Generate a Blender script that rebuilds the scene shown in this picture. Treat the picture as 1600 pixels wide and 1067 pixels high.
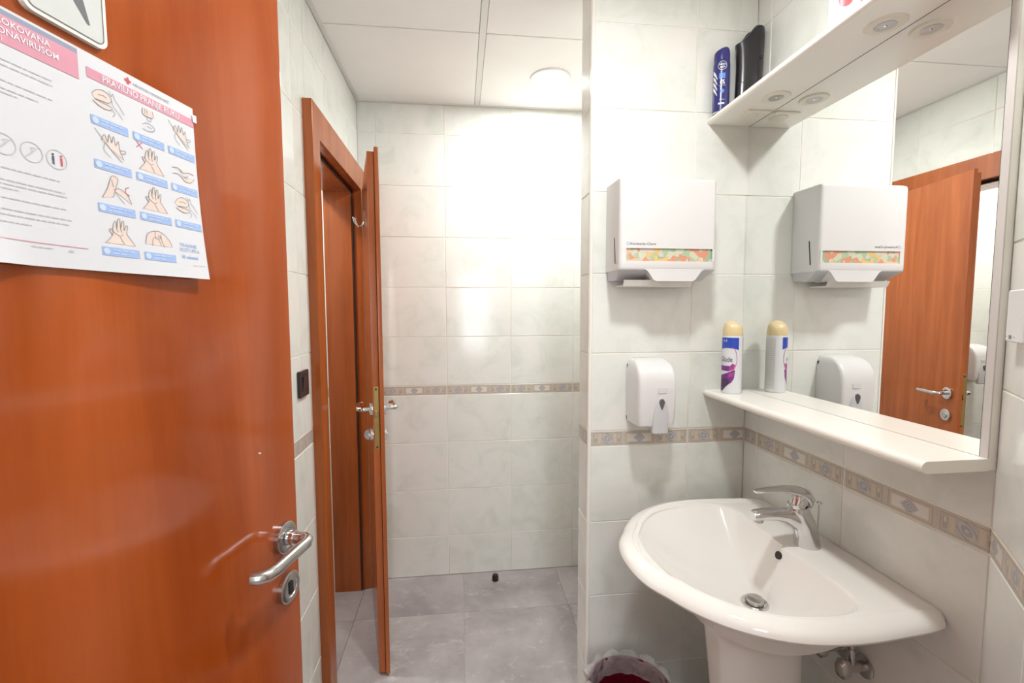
import bpy, bmesh, math, random
from mathutils import Vector, Matrix
random.seed(7)
for o in list(bpy.data.objects): bpy.data.objects.remove(o)
scene = bpy.context.scene
COL = scene.collection
R_ = math.radians

# ------------------------------------------------------------------ camera
F, YAW, PIT, ROL, CH = 708.608, R_(6.42496), R_(-4.1112), R_(-0.15552), 1.422
cam_d = bpy.data.cameras.new('camera'); cam = bpy.data.objects.new('camera', cam_d); COL.objects.link(cam)
cam_d.sensor_width = 36; cam_d.lens = F * 36 / 1600; cam_d.clip_start = .01; cam_d.clip_end = 50
fw = Vector((math.sin(YAW) * math.cos(PIT), math.cos(YAW) * math.cos(PIT), math.sin(PIT)))
rt = Vector((math.cos(YAW), -math.sin(YAW), 0)); up = rt.cross(fw)
rt2 = rt * math.cos(ROL) - up * -math.sin(ROL)
rt2 = rt * math.cos(ROL) + up * math.sin(ROL); up2 = up * math.cos(ROL) - rt * math.sin(ROL)
m = Matrix.Identity(4)
for i in range(3):
    m[i][0] = rt2[i]; m[i][1] = up2[i]; m[i][2] = -fw[i]
m[2][3] = CH
cam.matrix_world = m
scene.camera = cam

# ------------------------------------------------------------------ light, world, exposure
scene.view_settings.view_transform = 'Standard'; scene.view_settings.look = 'None'
scene.view_settings.gamma = 1; scene.view_settings.use_curve_mapping = False
scene.view_settings.exposure = 0.16
w = bpy.data.worlds.new('world'); scene.world = w; w.use_nodes = True
w.node_tree.nodes['Background'].inputs[0].default_value = (.9, .95, 1, 1)
w.node_tree.nodes['Background'].inputs[1].default_value = .3
def area(name, loc, size, power, col=(.972, 1, .99), rot=(0, 0, 0), shape='DISK', sy=None, spread=180):
    d = bpy.data.lights.new(name, 'AREA'); d.shape = shape; d.size = size; d.energy = power; d.color = col
    if sy: d.size_y = sy
    d.spread = R_(spread)
    o = bpy.data.objects.new(name, d); COL.objects.link(o); o.location = loc; o.rotation_euler = rot
    return o
LAMPS = [(.405, 2.05, 12.5), (.392, .70, 11.5), (-1.08, 1.85, 12.0)]
for x, y, e in LAMPS:
    area('ceiling_spot_light', (x, y, 2.425), .13, e)
area('hall_fill_light', (0, -.95, 2.40), .45, 13.0, (.96, .98, 1))  # added fill from behind the camera, no known lamp there

# ------------------------------------------------------------------ constants of the room
XL, XM, YB, YD, ZC = -.4973, .9434, 2.3635, 1.4036, 2.4366
XS, YS2 = .4047, 1.5175
YE, ANG = .6867, R_(41.56)
ZB, BH, HP, WP = .9762, .0500, .2528, .335
J = .003
ROWS = [0, ZB - 3 * HP, ZB - 2 * HP, ZB - HP, ZB, ZB + BH] + [ZB + BH + HP * k for k in range(1, 6)] + [ZC]

# ------------------------------------------------------------------ node helper
class N:
    def __init__(s, t, sock): s.t, s.s = t, sock
    def _m(s, op, o=None, o2=None, clamp=False):
        n = s.t.nodes.new('ShaderNodeMath'); n.operation = op; n.use_clamp = clamp
        s.t.links.new(s.s, n.inputs[0])
        for i, v in ((1, o), (2, o2)):
            if v is None: continue
            if isinstance(v, N): s.t.links.new(v.s, n.inputs[i])
            else: n.inputs[i].default_value = v
        return N(s.t, n.outputs[0])
    def __add__(s, o): return s._m('ADD', o)
    def __sub__(s, o): return s._m('SUBTRACT', o)
    def __mul__(s, o): return s._m('MULTIPLY', o)
    def __lt__(s, o): return s._m('LESS_THAN', o)
    def __gt__(s, o): return s._m('GREATER_THAN', o)
    def abs(s): return s._m('ABSOLUTE')
    def frac(s): return s._m('FRACT')
    def max(s, o): return s._m('MAXIMUM', o)
    def min(s, o): return s._m('MINIMUM', o)
    def sin(s): return s._m('SINE')
    def floor(s): return s._m('FLOOR')
    def sqrt(s): return s._m('SQRT')
    def near(s, v, e): return (s - v).abs() < e
def mix(t, fac, a, b):
    n = t.nodes.new('ShaderNodeMix'); n.data_type = 'RGBA'
    for sock, v in ((n.inputs[0], fac), (n.inputs[6], a), (n.inputs[7], b)):
        if isinstance(v, N): t.links.new(v.s, sock)
        elif isinstance(v, (int, float)): sock.default_value = v
        elif isinstance(v, tuple): sock.default_value = (*v, 1) if len(v) == 3 else v
        else: t.links.new(v, sock)
    return n.outputs[2]
def srgb(*c):
    return tuple(((v / 255 / 12.92) if v / 255 <= .04045 else ((v / 255 + .055) / 1.055) ** 2.4) for v in c)
def new_mat(name, base=(.8, .8, .8), rough=.5, metal=0, **kw):
    mt = bpy.data.materials.new(name); mt.use_nodes = True
    b = mt.node_tree.nodes['Principled BSDF']
    b.inputs['Base Color'].default_value = (*base, 1); b.inputs['Roughness'].default_value = rough
    b.inputs['Metallic'].default_value = metal
    for k, v in kw.items(): b.inputs[k].default_value = v
    return mt, mt.node_tree, b
def noise(t, scale, detail=3, vec=None, rough=.55, dist=0):
    n = t.nodes.new('ShaderNodeTexNoise'); n.inputs['Scale'].default_value = scale
    n.inputs['Detail'].default_value = detail; n.inputs['Roughness'].default_value = rough
    n.inputs['Distortion'].default_value = dist
    if vec is not None: t.links.new(vec, n.inputs['Vector'])
    return n.outputs['Fac']
def ramp(t, fac, stops):
    n = t.nodes.new('ShaderNodeValToRGB'); e = n.color_ramp.elements
    while len(e) < len(stops): e.new(.5)
    for el, (p, c) in zip(e, stops): el.position = p; el.color = (*c, 1)
    t.links.new(fac, n.inputs[0]); return n.outputs[0]
def objvec(t, scale=(1, 1, 1), rnd=0.0):
    tc = t.nodes.new('ShaderNodeTexCoord'); mp = t.nodes.new('ShaderNodeMapping')
    t.links.new(tc.outputs['Object'], mp.inputs[0]); mp.inputs['Scale'].default_value = scale
    if rnd:
        oi = t.nodes.new('ShaderNodeObjectInfo')
        cx = t.nodes.new('ShaderNodeCombineXYZ')
        r = N(t, oi.outputs['Random']) * rnd
        t.links.new(r.s, cx.inputs[0]); t.links.new((r * 3.7).s, cx.inputs[1]); t.links.new((r * 1.9).s, cx.inputs[2])
        t.links.new(cx.outputs[0], mp.inputs['Location'])
    return mp.outputs[0]
def bump(t, b, h, strength=.1, dist=.01):
    n = t.nodes.new('ShaderNodeBump'); n.inputs['Strength'].default_value = strength; n.inputs['Distance'].default_value = dist
    t.links.new(h, n.inputs['Height']); t.links.new(n.outputs[0], b.inputs['Normal'])

M = {}
def simple(name, base, rough=.5, metal=0, var=.04, scale=30, **kw):
    mt, t, b = new_mat(name, base, rough, metal, **kw)
    nz = noise(t, scale, 3, objvec(t))
    lo = tuple(max(0, c * (1 - var)) for c in base); hi = tuple(min(1, c * (1 + var)) for c in base)
    t.links.new(ramp(t, nz, [(.3, lo), (.7, hi)]), b.inputs['Base Color'])
    M[name] = mt; return mt
# wall tile: pale green-grey marbled glaze
mt, t, b = new_mat('tile_glaze', rough=.13); M['tile'] = mt
v = objvec(t, (1, 1, 1), 40)
c1 = ramp(t, noise(t, 7, 5, v, .6, .8), [(.25, srgb(216, 218, 210)), (.5, srgb(229, 230, 224)), (.75, srgb(236, 232, 228))])
c2 = ramp(t, noise(t, 26, 6, v, .7, 1.5), [(.60, (0, 0, 0)), (.72, (1, 1, 1))])
t.links.new(mix(t, N(t, c2) * .3, c1, srgb(206, 208, 198)), b.inputs['Base Color'])
bump(t, b, noise(t, 5, 2, v), .12, .01)
# border tile: printed relief with rosettes and diamonds (uv = 0..1 along a full piece)
mt, t, b = new_mat('border_glaze', rough=.28); M['border'] = mt
tc = t.nodes.new('ShaderNodeTexCoord'); sx = t.nodes.new('ShaderNodeSeparateXYZ'); t.links.new(tc.outputs['UV'], sx.inputs[0])
u = N(t, sx.outputs[0]); vv = N(t, sx.outputs[1])
x3 = u * 3.0; k = x3.floor(); lx = ((x3.frac() - .5) * 2.2); ly = (vv - .5)     # units = piece height
ax, ay = lx.abs(), ly.abs()
def band(d, lo, hi): return (d > lo) * (d < hi)
r = (lx * lx + ly * ly * 1.0).sqrt()
mid = k.near(1, .5)
lines = ((ax > .93) * (ax < .965)).max((ay > .37) * (ay < .40)).min((ax < .965) * (ay < .40))
nv = objvec(t)
base = ramp(t, noise(t, 60, 4, nv), [(.3, srgb(178, 170, 160)), (.7, srgb(202, 195, 186))])
col = mix(t, (ax < .97) * (ay < .41), base, srgb(190, 176, 162))
# side panels: tan and pink blocks with small glyph
blk = band(ax, .42, .62) * (ay < .33)
col = mix(t, blk, col, srgb(206, 190, 166))
gly = band(ax, .68, .86) * (ay < .24)
col = mix(t, gly, col, srgb(160, 148, 134))
gl2 = band(ax, .72, .82) * ((ly * 13.0).sin() > .2) * (ay < .24)
col = mix(t, gl2, col, srgb(212, 204, 190))
# centre panel: white blocks
wb = (ax < .80) * (ay < .27) * mid
plain = mix(t, mid, col, srgb(196, 180, 164))
col = mix(t, wb, plain, srgb(226, 221, 211))
circ = r < .37
cc = mix(t, (((r * 34.0) + (lx * ly * 60.0)).sin() > .35), srgb(150, 149, 156), srgb(192, 189, 190))
dia = (ax + ay) < .40
dc = mix(t, (((ax + ay) * 42.0).sin() > .2), srgb(146, 146, 154), srgb(192, 189, 190))
notmid = (mid * -1.0) + 1.0
col = mix(t, circ * notmid, col, cc)
col = mix(t, dia * mid, col, dc)
col = mix(t, lines, col, srgb(150, 136, 120))
col = mix(t, (ay > .455), col, srgb(206, 198, 184))
t.links.new(mix(t, N(t, noise(t, 90, 3, nv)) * .55, col, srgb(200, 194, 186)), b.inputs['Base Color'])
bump(t, b, noise(t, 120, 3, nv), .25, .003)
# grout
mt, t, b = new_mat('grout', rough=.85); M['grout'] = mt
t.links.new(ramp(t, noise(t, 3.5, 5, objvec(t)), [(.3, srgb(212, 200, 178)), (.5, srgb(236, 232, 222))]), b.inputs['Base Color'])
# lacquered cherry wood laminate
def wood(name, dark, light, rough=.16, sc=(14, 14, 1.1), coat=.0):
    mt, t, b = new_mat(name, rough=rough)
    v = objvec(t, sc, 5)
    a = noise(t, 1.6, 6, v, .6, .4)
    c = ramp(t, a, [(.28, dark), (.72, light)])
    f = noise(t, 9, 3, objvec(t, (30, 30, 1.2), 3))
    t.links.new(mix(t, N(t, f) * .25, c, dark), b.inputs['Base Color'])
    b.inputs['Coat Weight'].default_value = coat; b.inputs['Coat Roughness'].default_value = .05
    M[name] = mt
wood('cherry', srgb(150, 74, 26), srgb(190, 103, 50), .2)
wood('cherry_leaf', srgb(144, 61, 16), srgb(184, 89, 36), .10, (6, 6, .7), 0)
wood('cherry_dark', srgb(120, 54, 22), srgb(150, 70, 32), .25)
# vinyl concrete floor
mt, t, b = new_mat('concrete_vinyl', rough=.34); M['floor'] = mt
v = objvec(t, (1, 1, 1), 25)
c1 = ramp(t, noise(t, 3.2, 8, v, .62, .3), [(.28, srgb(142, 134, 134)), (.5, srgb(168, 160, 160)), (.75, srgb(190, 183, 181))])
sp = ramp(t, noise(t, 15, 9, objvec(t, (.8, 1.2, 1), 25), .8, .25), [(.55, (0, 0, 0)), (.70, (1, 1, 1))])
t.links.new(mix(t, N(t, sp) * .6, c1, srgb(216, 210, 206)), b.inputs['Base Color'])
bump(t, b, noise(t, 60, 4, v), .06, .003)
simple('ceiling_panel', srgb(244, 241, 238), .75, var=.015, scale=6)
simple('ceiling_rail', srgb(226, 224, 220), .5, var=.01)
simple('plaster', srgb(222, 220, 212), .8)
simple('ceramic', srgb(240, 236, 231), .07, var=.01, scale=4)
simple('white_plastic', srgb(226, 224, 224), .30, var=.01, scale=8)
simple('grey_plastic', srgb(206, 206, 210), .35, var=.02)
simple('dark_slot', srgb(40, 38, 38), .6)
simple('white_laminate', srgb(244, 240, 232), .25, var=.01, scale=5)
simple('spot_ring', srgb(232, 226, 212), .35, var=.02)
simple('trim_strip', srgb(236, 230, 222), .35, var=.01)
simple('chrome', (.72, .72, .73), .09, 1, var=.02)
simple('satin_steel', (.56, .54, .53), .24, 1, var=.05, scale=60)
simple('brass', srgb(176, 150, 96), .35, 1, var=.08)
simple('black_rubber', srgb(30, 28, 28), .45)
simple('black_gloss', srgb(38, 36, 40), .25, var=.05)
simple('dark_brown_plastic', srgb(56, 46, 48), .35)
simple('bottle_blue', srgb(46, 46, 112), .22, var=.05)
simple('light_blue', srgb(96, 140, 214), .4)
simple('label_white', srgb(226, 226, 230), .4, var=.01)
simple('label_grey', srgb(214, 212, 210), .4, var=.02)
simple('label_blue', srgb(46, 78, 184), .35)
simple('text_dark', srgb(70, 70, 90), .5)
simple('text_grey', srgb(138, 138, 144), .6)
simple('text_pale', srgb(190, 188, 190), .6)
simple('cap_cream', srgb(226, 204, 158), .32, var=.03)
simple('lavender', srgb(122, 62, 140), .4, var=.35, scale=160)
simple('magenta', srgb(176, 70, 150), .4, var=.2, scale=120)
simple('flower_dark', srgb(84, 56, 92), .5, var=.5, scale=260)
simple('label_red', srgb(206, 86, 96), .4, var=.1)
simple('paper', srgb(216, 216, 220), .7, var=.006, scale=3)
simple('print_rose', srgb(216, 150, 168), .7, var=.05, scale=18)
simple('print_rose_dark', srgb(198, 104, 124), .7)
simple('print_grey_blue', srgb(146, 152, 172), .7)
simple('print_blue', srgb(158, 182, 226), .7, var=.03)
simple('print_blue_pale', srgb(196, 212, 240), .7)
simple('print_skin', srgb(226, 206, 196), .7)
simple('print_red', srgb(206, 80, 86), .7)
simple('sign_silver', srgb(206, 208, 206), .35, .0, var=.03)
simple('sign_edge', srgb(232, 230, 222), .35, var=.01)
simple('sign_dark', srgb(104, 102, 106), .4)
simple('paper_towel', srgb(238, 234, 228), .9, var=.02)
simple('red_plastic', srgb(104, 14, 32), .28, var=.1)
simple('mirror_edge', srgb(70, 78, 74), .3)
simple('frame_grey', srgb(206, 200, 196), .35, var=.01)
mt, t, b = new_mat('mirror_silver', (.93, .94, .93), .0, 1); M['mirror'] = mt
mt, t, b = new_mat('clear_bag', (.9, .9, .9), .08, **{'Transmission Weight': .0, 'Alpha': .26}); M['bag'] = mt
bump(t, b, noise(t, 40, 4, objvec(t)), .8, .02)
mt, t, b = new_mat('ribbed_reflector', (.62, .62, .63), .3, 1); M['ribbed_reflector'] = mt
bump(t, b, noise(t, 260, 3, objvec(t, (1, 4, 1))), .9, .004)
mt, t, b = new_mat('glass', (1, 1, 1), .02, **{'Transmission Weight': 1.0, 'IOR': 1.45}); M['glass'] = mt
mt, t, b = new_mat('smoked_lens', (.16, .16, .17), .08, .3); M['lens'] = mt
def emis(name, col, s):
    mt, t, b = new_mat(name, col, .5); b.inputs['Emission Color'].default_value = (*col, 1)
    b.inputs['Emission Strength'].default_value = s; M[name] = mt
emis('lamp_glow', (1, .98, .95), 6); emis('daylight', (.86, .93, 1), 9)
# floral paper in the towel window
mt, t, b = new_mat('floral', rough=.35); M['floral'] = mt
vo = t.nodes.new('ShaderNodeTexVoronoi'); vo.inputs['Scale'].default_value = 58
dv = t.nodes.new('ShaderNodeVectorMath'); dv.operation = 'ADD'
ov = objvec(t); nn = t.nodes.new('ShaderNodeTexNoise'); nn.inputs['Scale'].default_value = 40; t.links.new(ov, nn.inputs[0])
sc_ = t.nodes.new('ShaderNodeVectorMath'); sc_.operation = 'SCALE'; sc_.inputs['Scale'].default_value = .03
t.links.new(nn.outputs['Color'], sc_.inputs[0]); t.links.new(ov, dv.inputs[0]); t.links.new(sc_.outputs[0], dv.inputs[1])
t.links.new(dv.outputs[0], vo.inputs['Vector'])
sr = t.nodes.new('ShaderNodeSeparateColor'); t.links.new(vo.outputs['Color'], sr.inputs[0])
cr = ramp(t, sr.outputs[0], [(.0, srgb(168, 190, 156)), (.2, srgb(220, 140, 110)), (.36, srgb(204, 208, 184)), (.5, srgb(230, 182, 156)), (.62, srgb(150, 180, 148)), (.74, srgb(226, 186, 112)), (.86, srgb(208, 200, 192)), (.95, srgb(176, 128, 130))])
cr.node.color_ramp.interpolation = 'CONSTANT'
dd = (N(t, vo.outputs['Distance']) * 150.0).sin() > .75
t.links.new(mix(t, dd * .4, cr, srgb(246, 236, 206)), b.inputs['Base Color'])

# ------------------------------------------------------------------ mesh helpers
def mk(name, vf, mat, parent=None, smooth=False, uv=None, loc=None, rot=None, label=None):
    if isinstance(vf, bpy.types.Mesh): me = vf
    else:
        me = bpy.data.meshes.new(name); me.from_pydata([tuple(v) for v in vf[0]], [], vf[1]); me.update()
        bm = bmesh.new(); bm.from_mesh(me); bmesh.ops.recalc_face_normals(bm, faces=bm.faces); bm.to_mesh(me); bm.free()
        me.materials.append(M[mat] if isinstance(mat, str) else mat)
        if smooth:
            for p in me.polygons: p.use_smooth = True
            if smooth != 'all':
                me.set_sharp_from_angle(angle=R_(40))
        if uv:
            l = me.uv_layers.new(name='UVMap')
            for lp in me.loops: l.data[lp.index].uv = uv(me.vertices[lp.vertex_index].co)
    o = bpy.data.objects.new(name, me); COL.objects.link(o)
    if smooth is True:
        wm = o.modifiers.new('weighted_normal', 'WEIGHTED_NORMAL'); wm.keep_sharp = True
    if parent: o.parent = parent
    if loc: o.location = loc
    if rot: o.rotation_euler = rot
    if label: o['label'] = label
    return o
def root(name, loc, label, cat, group=None):
    o = bpy.data.objects.new(name, None); COL.objects.link(o); o.location = loc; o.empty_display_size = .05
    o['label'] = label; o['category'] = cat
    if group: o['group'] = group
    return o
def part(name, vf, mat, par, smooth=False, label=None, uv=None):
    """mesh given in world coordinates, parented under par (whose world location is par.location)"""
    off = Vector(par.matrix_world.translation) if par.parent else Vector(par.location)
    p = par
    off = Vector((0, 0, 0))
    while p is not None: off += Vector(p.location); p = p.parent
    vs = [Vector(v) - off for v in vf[0]]
    c = Vector((0, 0, 0))
    return mk(name, (vs, vf[1]), mat, par, smooth, label=label, uv=uv)
def join(*vfs):
    V, Fc = [], []
    for v, f in vfs:
        n = len(V); V += [tuple(q) for q in v]; Fc += [tuple(i + n for i in p) for p in f]
    return V, Fc
def box(x0, x1, y0, y1, z0, z1, bev=0, seg=2):
    if not bev:
        v = [(x, y, z) for x in (x0, x1) for y in (y0, y1) for z in (z0, z1)]
        return v, [(0, 1, 3, 2), (4, 6, 7, 5), (0, 4, 5, 1), (2, 3, 7, 6), (0, 2, 6, 4), (1, 5, 7, 3)]
    bm = bmesh.new(); bmesh.ops.create_cube(bm, size=1)
    for q in bm.verts: q.co = Vector(((x0 + x1) / 2 + q.co.x * (x1 - x0), (y0 + y1) / 2 + q.co.y * (y1 - y0), (z0 + z1) / 2 + q.co.z * (z1 - z0)))
    bmesh.ops.bevel(bm, geom=bm.edges[:], offset=bev, segments=seg, affect='EDGES', profile=.5)
    bm.verts.ensure_lookup_table()
    r = ([tuple(q.co) for q in bm.verts], [tuple(q.index for q in f.verts) for f in bm.faces]); bm.free(); return r
def loft(rings, cap0=True, cap1=True, closed=True):
    n = len(rings[0]); V = [tuple(p) for r in rings for p in r]; Fc = []
    for i in range(len(rings) - 1):
        for j in range(n if closed else n - 1):
            k = (j + 1) % n; Fc.append((i * n + j, i * n + k, (i + 1) * n + k, (i + 1) * n + j))
    if cap0: Fc.append(tuple(range(n - 1, -1, -1)))
    if cap1: Fc.append(tuple((len(rings) - 1) * n + j for j in range(n)))
    return V, Fc
def lathe(c, prof, seg=32, axis='z', sx=1, sy=1):
    c = Vector(c); rings = []
    for r, h in prof:
        ring = []
        for i in range(seg):
            a = 2 * math.pi * i / seg; x, y = r * math.cos(a) * sx, r * math.sin(a) * sy
            p = {'z': (x, y, h), 'y': (x, h, y), 'x': (h, x, y)}[axis]
            ring.append(c + Vector(p))
        rings.append(ring)
    return loft(rings)
def frame_of(d):
    d = d.normalized(); a = Vector((0, 0, 1)) if abs(d.z) < .9 else Vector((1, 0, 0))
    x = a.cross(d).normalized(); return x, d.cross(x)
def tube(path, rad, seg=14, flat=1.0):
    P = [Vector(p) for p in path]; rings = []
    rads = rad if isinstance(rad, (list, tuple)) else [rad] * len(P)
    prev = None
    for i, p in enumerate(P):
        d = (P[min(i + 1, len(P) - 1)] - P[max(i - 1, 0)]).normalized()
        if prev is None: x, y = frame_of(d)
        else:
            x = (prev - d * prev.dot(d)).normalized(); y = d.cross(x)
        prev = x
        rings.append([p + x * math.cos(a) * rads[i] + y * math.sin(a) * rads[i] * flat for a in [2 * math.pi * k / seg for k in range(seg)]])
    return loft(rings)
def smoothpath(pts, n=6):
    P = [Vector(p) for p in pts]; out = []
    for i in range(len(P) - 1):
        p0, p1, p2, p3 = P[max(i - 1, 0)], P[i], P[i + 1], P[min(i + 2, len(P) - 1)]
        for k in range(n):
            t = k / n
            out.append(.5 * ((2 * p1) + (p2 - p0) * t + (2 * p0 - 5 * p1 + 4 * p2 - p3) * t * t + (3 * p1 - p0 - 3 * p2 + p3) * t ** 3))
    out.append(P[-1]); return out
def xf(vf, fn): return [fn(*v) for v in vf[0]], vf[1]
def disc(c, n, r, seg=28, ry=None):
    n = Vector(n).normalized(); x, y = frame_of(n); c = Vector(c); ry = ry or r
    return [c + x * math.cos(a) * r + y * math.sin(a) * ry for a in [2 * math.pi * k / seg for k in range(seg)]], [tuple(range(seg))]
def text(s, size, align='LEFT', xscale=1.0, bold=0):
    cu = bpy.data.curves.new('t', 'FONT'); cu.body = s; cu.size = size; cu.align_x = align; cu.resolution_u = 3; cu.offset = bold
    o = bpy.data.objects.new('t', cu); COL.objects.link(o)
    me = o.evaluated_get(bpy.context.evaluated_depsgraph_get()).to_mesh()
    v = [(q.co.x * xscale, q.co.y) for q in me.vertices]; f = [tuple(p.vertices) for p in me.polygons]
    o.evaluated_get(bpy.context.evaluated_depsgraph_get()).to_mesh_clear()
    bpy.data.objects.remove(o); bpy.data.curves.remove(cu)
    return v, f
def lift(vf2, fn): return [fn(*v) for v in vf2[0]], vf2[1]
def rect2(x0, y0, x1, y1, nx=1, ny=1):
    v = [(x0 + (x1 - x0) * i / nx, y0 + (y1 - y0) * j / ny) for j in range(ny + 1) for i in range(nx + 1)]
    f = [(j * (nx + 1) + i, j * (nx + 1) + i + 1, (j + 1) * (nx + 1) + i + 1, (j + 1) * (nx + 1) + i) for j in range(ny) for i in range(nx)]
    return v, f
def ribbon2(pts, w, closed=False):
    V, Fc = [], []
    P = [Vector(p) for p in pts]
    if closed: P.append(P[0])
    for i, p in enumerate(P):
        a = P[max(i - 1, 0)]; b2 = P[min(i + 1, len(P) - 1)]; d = (b2 - a)
        d = d.normalized() if d.length > 0 else Vector((1, 0)); nrm = Vector((-d.y, d.x)) * w / 2
        V += [tuple(p + nrm), tuple(p - nrm)]
    for i in range(len(P) - 1): Fc.append((2 * i, 2 * i + 1, 2 * i + 3, 2 * i + 2))
    return V, Fc
def circle2(cx, cy, r, n=24, ry=None):
    return [(cx + r * math.cos(2 * math.pi * k / n), cy + (ry or r) * math.sin(2 * math.pi * k / n)) for k in range(n)]
def scan(poly, dx=.0016):
    xs = [p[0] for p in poly]; a, b_ = min(xs), max(xs); n = max(2, int((b_ - a) / dx)); V, Fc = [], []
    def ys(x):
        o = []
        for i in range(len(poly)):
            (x0, y0), (x1, y1) = poly[i], poly[(i + 1) % len(poly)]
            if (x0 <= x < x1) or (x1 <= x < x0): o.append(y0 + (y1 - y0) * (x - x0) / (x1 - x0))
        return (min(o), max(o)) if o else None
    prev = None
    for i in range(n + 1):
        x = a + (b_ - a) * min(max(i / n, 1e-4), 1 - 1e-4); q = ys(x)
        if q: V += [(x, q[0]), (x, q[1])]
    return V, [(2 * i, 2 * i + 1, 2 * i + 3, 2 * i + 2) for i in range(len(V) // 2 - 1)]
def poly2(pts): return list(pts), [tuple(range(len(pts)))]

STUFF = ('label_text', 'print_light', 'stripes', 'back_text', 'logo_text', 'marking', 'label_lines', 'badge_text')
# ------------------------------------------------------------------ room shell
def struct(name, vf, mat, smooth=False, uv=None):
    o = mk(name, vf, mat, None, smooth, uv); o['kind'] = 'structure'; return o
tile_cache = {}
def tile_mesh(w, h, u0=0, u1=1, border=False):
    key = (round(w, 3), round(h, 3), round(u0, 2), round(u1, 2), border)
    if key in tile_cache: return tile_cache[key]
    w2, h2, c, d = w / 2, h / 2, min(.0012, w / 4), .0012
    F0 = [(-w2 + c, 0, -h2 + c), (w2 - c, 0, -h2 + c), (w2 - c, 0, h2 - c), (-w2 + c, 0, h2 - c)]
    F1 = [(-w2, d, -h2), (w2, d, -h2), (w2, d, h2), (-w2, d, h2)]
    F2 = [(x, .006, z) for x, _, z in F1]
    V = F0 + F1 + F2; Fc = [(0, 1, 2, 3)]
    for o in (0, 4):
        for i in range(4): Fc.append((o + i, o + 4 + i, o + 4 + (i + 1) % 4, o + (i + 1) % 4))
    me = bpy.data.meshes.new('border_tile' if border else 'wall_tile'); me.from_pydata(V, [], Fc); me.update()
    bm = bmesh.new(); bm.from_mesh(me); bmesh.ops.recalc_face_normals(bm, faces=bm.faces); bm.to_mesh(me); bm.free()
    # outward = -y
    if me.polygons[0].normal.y > 0: me.flip_normals()
    l = me.uv_layers.new(name='UVMap')
    for lp in me.loops:
        co = me.vertices[lp.vertex_index].co
        l.data[lp.index].uv = (u0 + (u1 - u0) * (co.x + w2) / w, (co.z + h2) / h)
    me.materials.append(M['border' if border else 'tile'])
    tile_cache[key] = me; return me
def tile_wall(wall, P, U, joints, length, zlo=0, zhi=ZC, skip=None):
    """P = start point on the wall face, U = unit direction running to the viewer's right, joints = distances of joints"""
    U = Vector(U); rz = math.atan2(U.y, U.x)
    js = sorted([0] + [q for q in joints if .006 < q < length - .006] + [length])
    full = sorted(joints)
    for a, b_ in zip(js, js[1:]):
        ua, ub = 0, 1
        if a == 0 and b_ - a < WP - .01: ua = 1 - (b_ - a) / WP
        elif b_ - a < WP - .01: ub = (b_ - a) / WP
        for z0, z1 in zip(ROWS, ROWS[1:]):
            border = abs(z0 - ZB) < 1e-4
            z0c, z1c = max(z0, zlo), min(z1, zhi)
            if z1c - z0c < .012: continue
            if skip and skip((a + b_) / 2, (z0c + z1c) / 2): continue
            w_, h_ = b_ - a - J, z1c - z0c - J
            if w_ < .004: continue
            c = Vector(P) + U * ((a + b_) / 2)
            dz = random.uniform(-.0003, .0003)
            nrm = Vector((U.y, -U.x, 0))
            mk('border_tile' if border else 'wall_tile', tile_mesh(w_, h_, ua, ub, border), None, wall,
               loc=(c.x + nrm.x * dz, c.y + nrm.y * dz, (z0c + z1c) / 2),
               rot=(random.uniform(-.0012, .0012), 0, rz + random.uniform(-.0012, .0012)))
G = .0016   # grout bed lies this far behind the tile faces
fl = struct('floor', box(-1.62, 1.3, -1.9, YB + .1, -.06, -.0045), 'grout')
fcache = {}
for i in range(-4, 3):
    for j in range(-4, 5):
        x0, x1 = i * .5, i * .5 + .5
        y0, y1 = .05 + j * .5, .55 + j * .5
        x0, x1, y0, y1 = max(x0, -1.5), min(x1, 1.2), max(y0, -1.8), min(y1, YB)
        if x1 - x0 < .02 or y1 - y0 < .02: continue
        kx = (round(x1 - x0, 3), round(y1 - y0, 3))
        if kx not in fcache:
            o = mk('floor_tile', box(-kx[0] / 2 + .0006, kx[0] / 2 - .0006, -kx[1] / 2 + .0006, kx[1] / 2 - .0006, -.0045, 0, .0005, 1), 'floor', fl)
            fcache[kx] = o.data
        else: o = mk('floor_tile', fcache[kx], None, fl)
        o.location = ((x0 + x1) / 2, (y0 + y1) / 2, random.uniform(-.0002, 0))
# ceiling: panels in a thin white grid
ce = struct('ceiling', box(-1.62, 1.3, -1.9, YB + .1, ZC + .015, ZC + .1), 'plaster')
gx = [.092 + .6 * k for k in range(-3, 3)]; gy = [1.755 + .6 * k for k in range(-6, 2)]
T = .024
xs_ = [-1.5] + [g for g in gx if -1.5 < g < 1.2] + [1.2]; ys_ = [-1.8] + [g for g in gy if g < YB] + [YB]
for a, b_ in zip(xs_, xs_[1:]):
    for c, d in zip(ys_, ys_[1:]):
        if b_ - a < .04 or d - c < .04: continue
        mk('ceiling_panel', box(a + T / 2 + .0012, b_ - T / 2 - .0012, c + .0028, d - .0028, ZC + .001, ZC + .014, .0015, 1), 'ceiling_panel', ce)
for g in xs_[1:-1]: mk('ceiling_rail', box(g - T / 2, g + T / 2, -1.8, YB, ZC, ZC + .012), 'ceiling_rail', ce)
for g in ys_[1:-1]:
    for a, b_ in zip(xs_, xs_[1:]):
        mk('ceiling_rail', box(a + T / 2 + .001, b_ - T / 2 - .001, g - .003, g + .003, ZC + .007, ZC + .012), 'ceiling_rail', ce)
mk('edge_rail', join(box(XL + .0028, XL + .02, .18, YB, ZC - .001, ZC + .013), box(XL, XM, YB - .016, YB, ZC - .002, ZC + .013)), 'ceiling_rail', ce)

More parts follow.
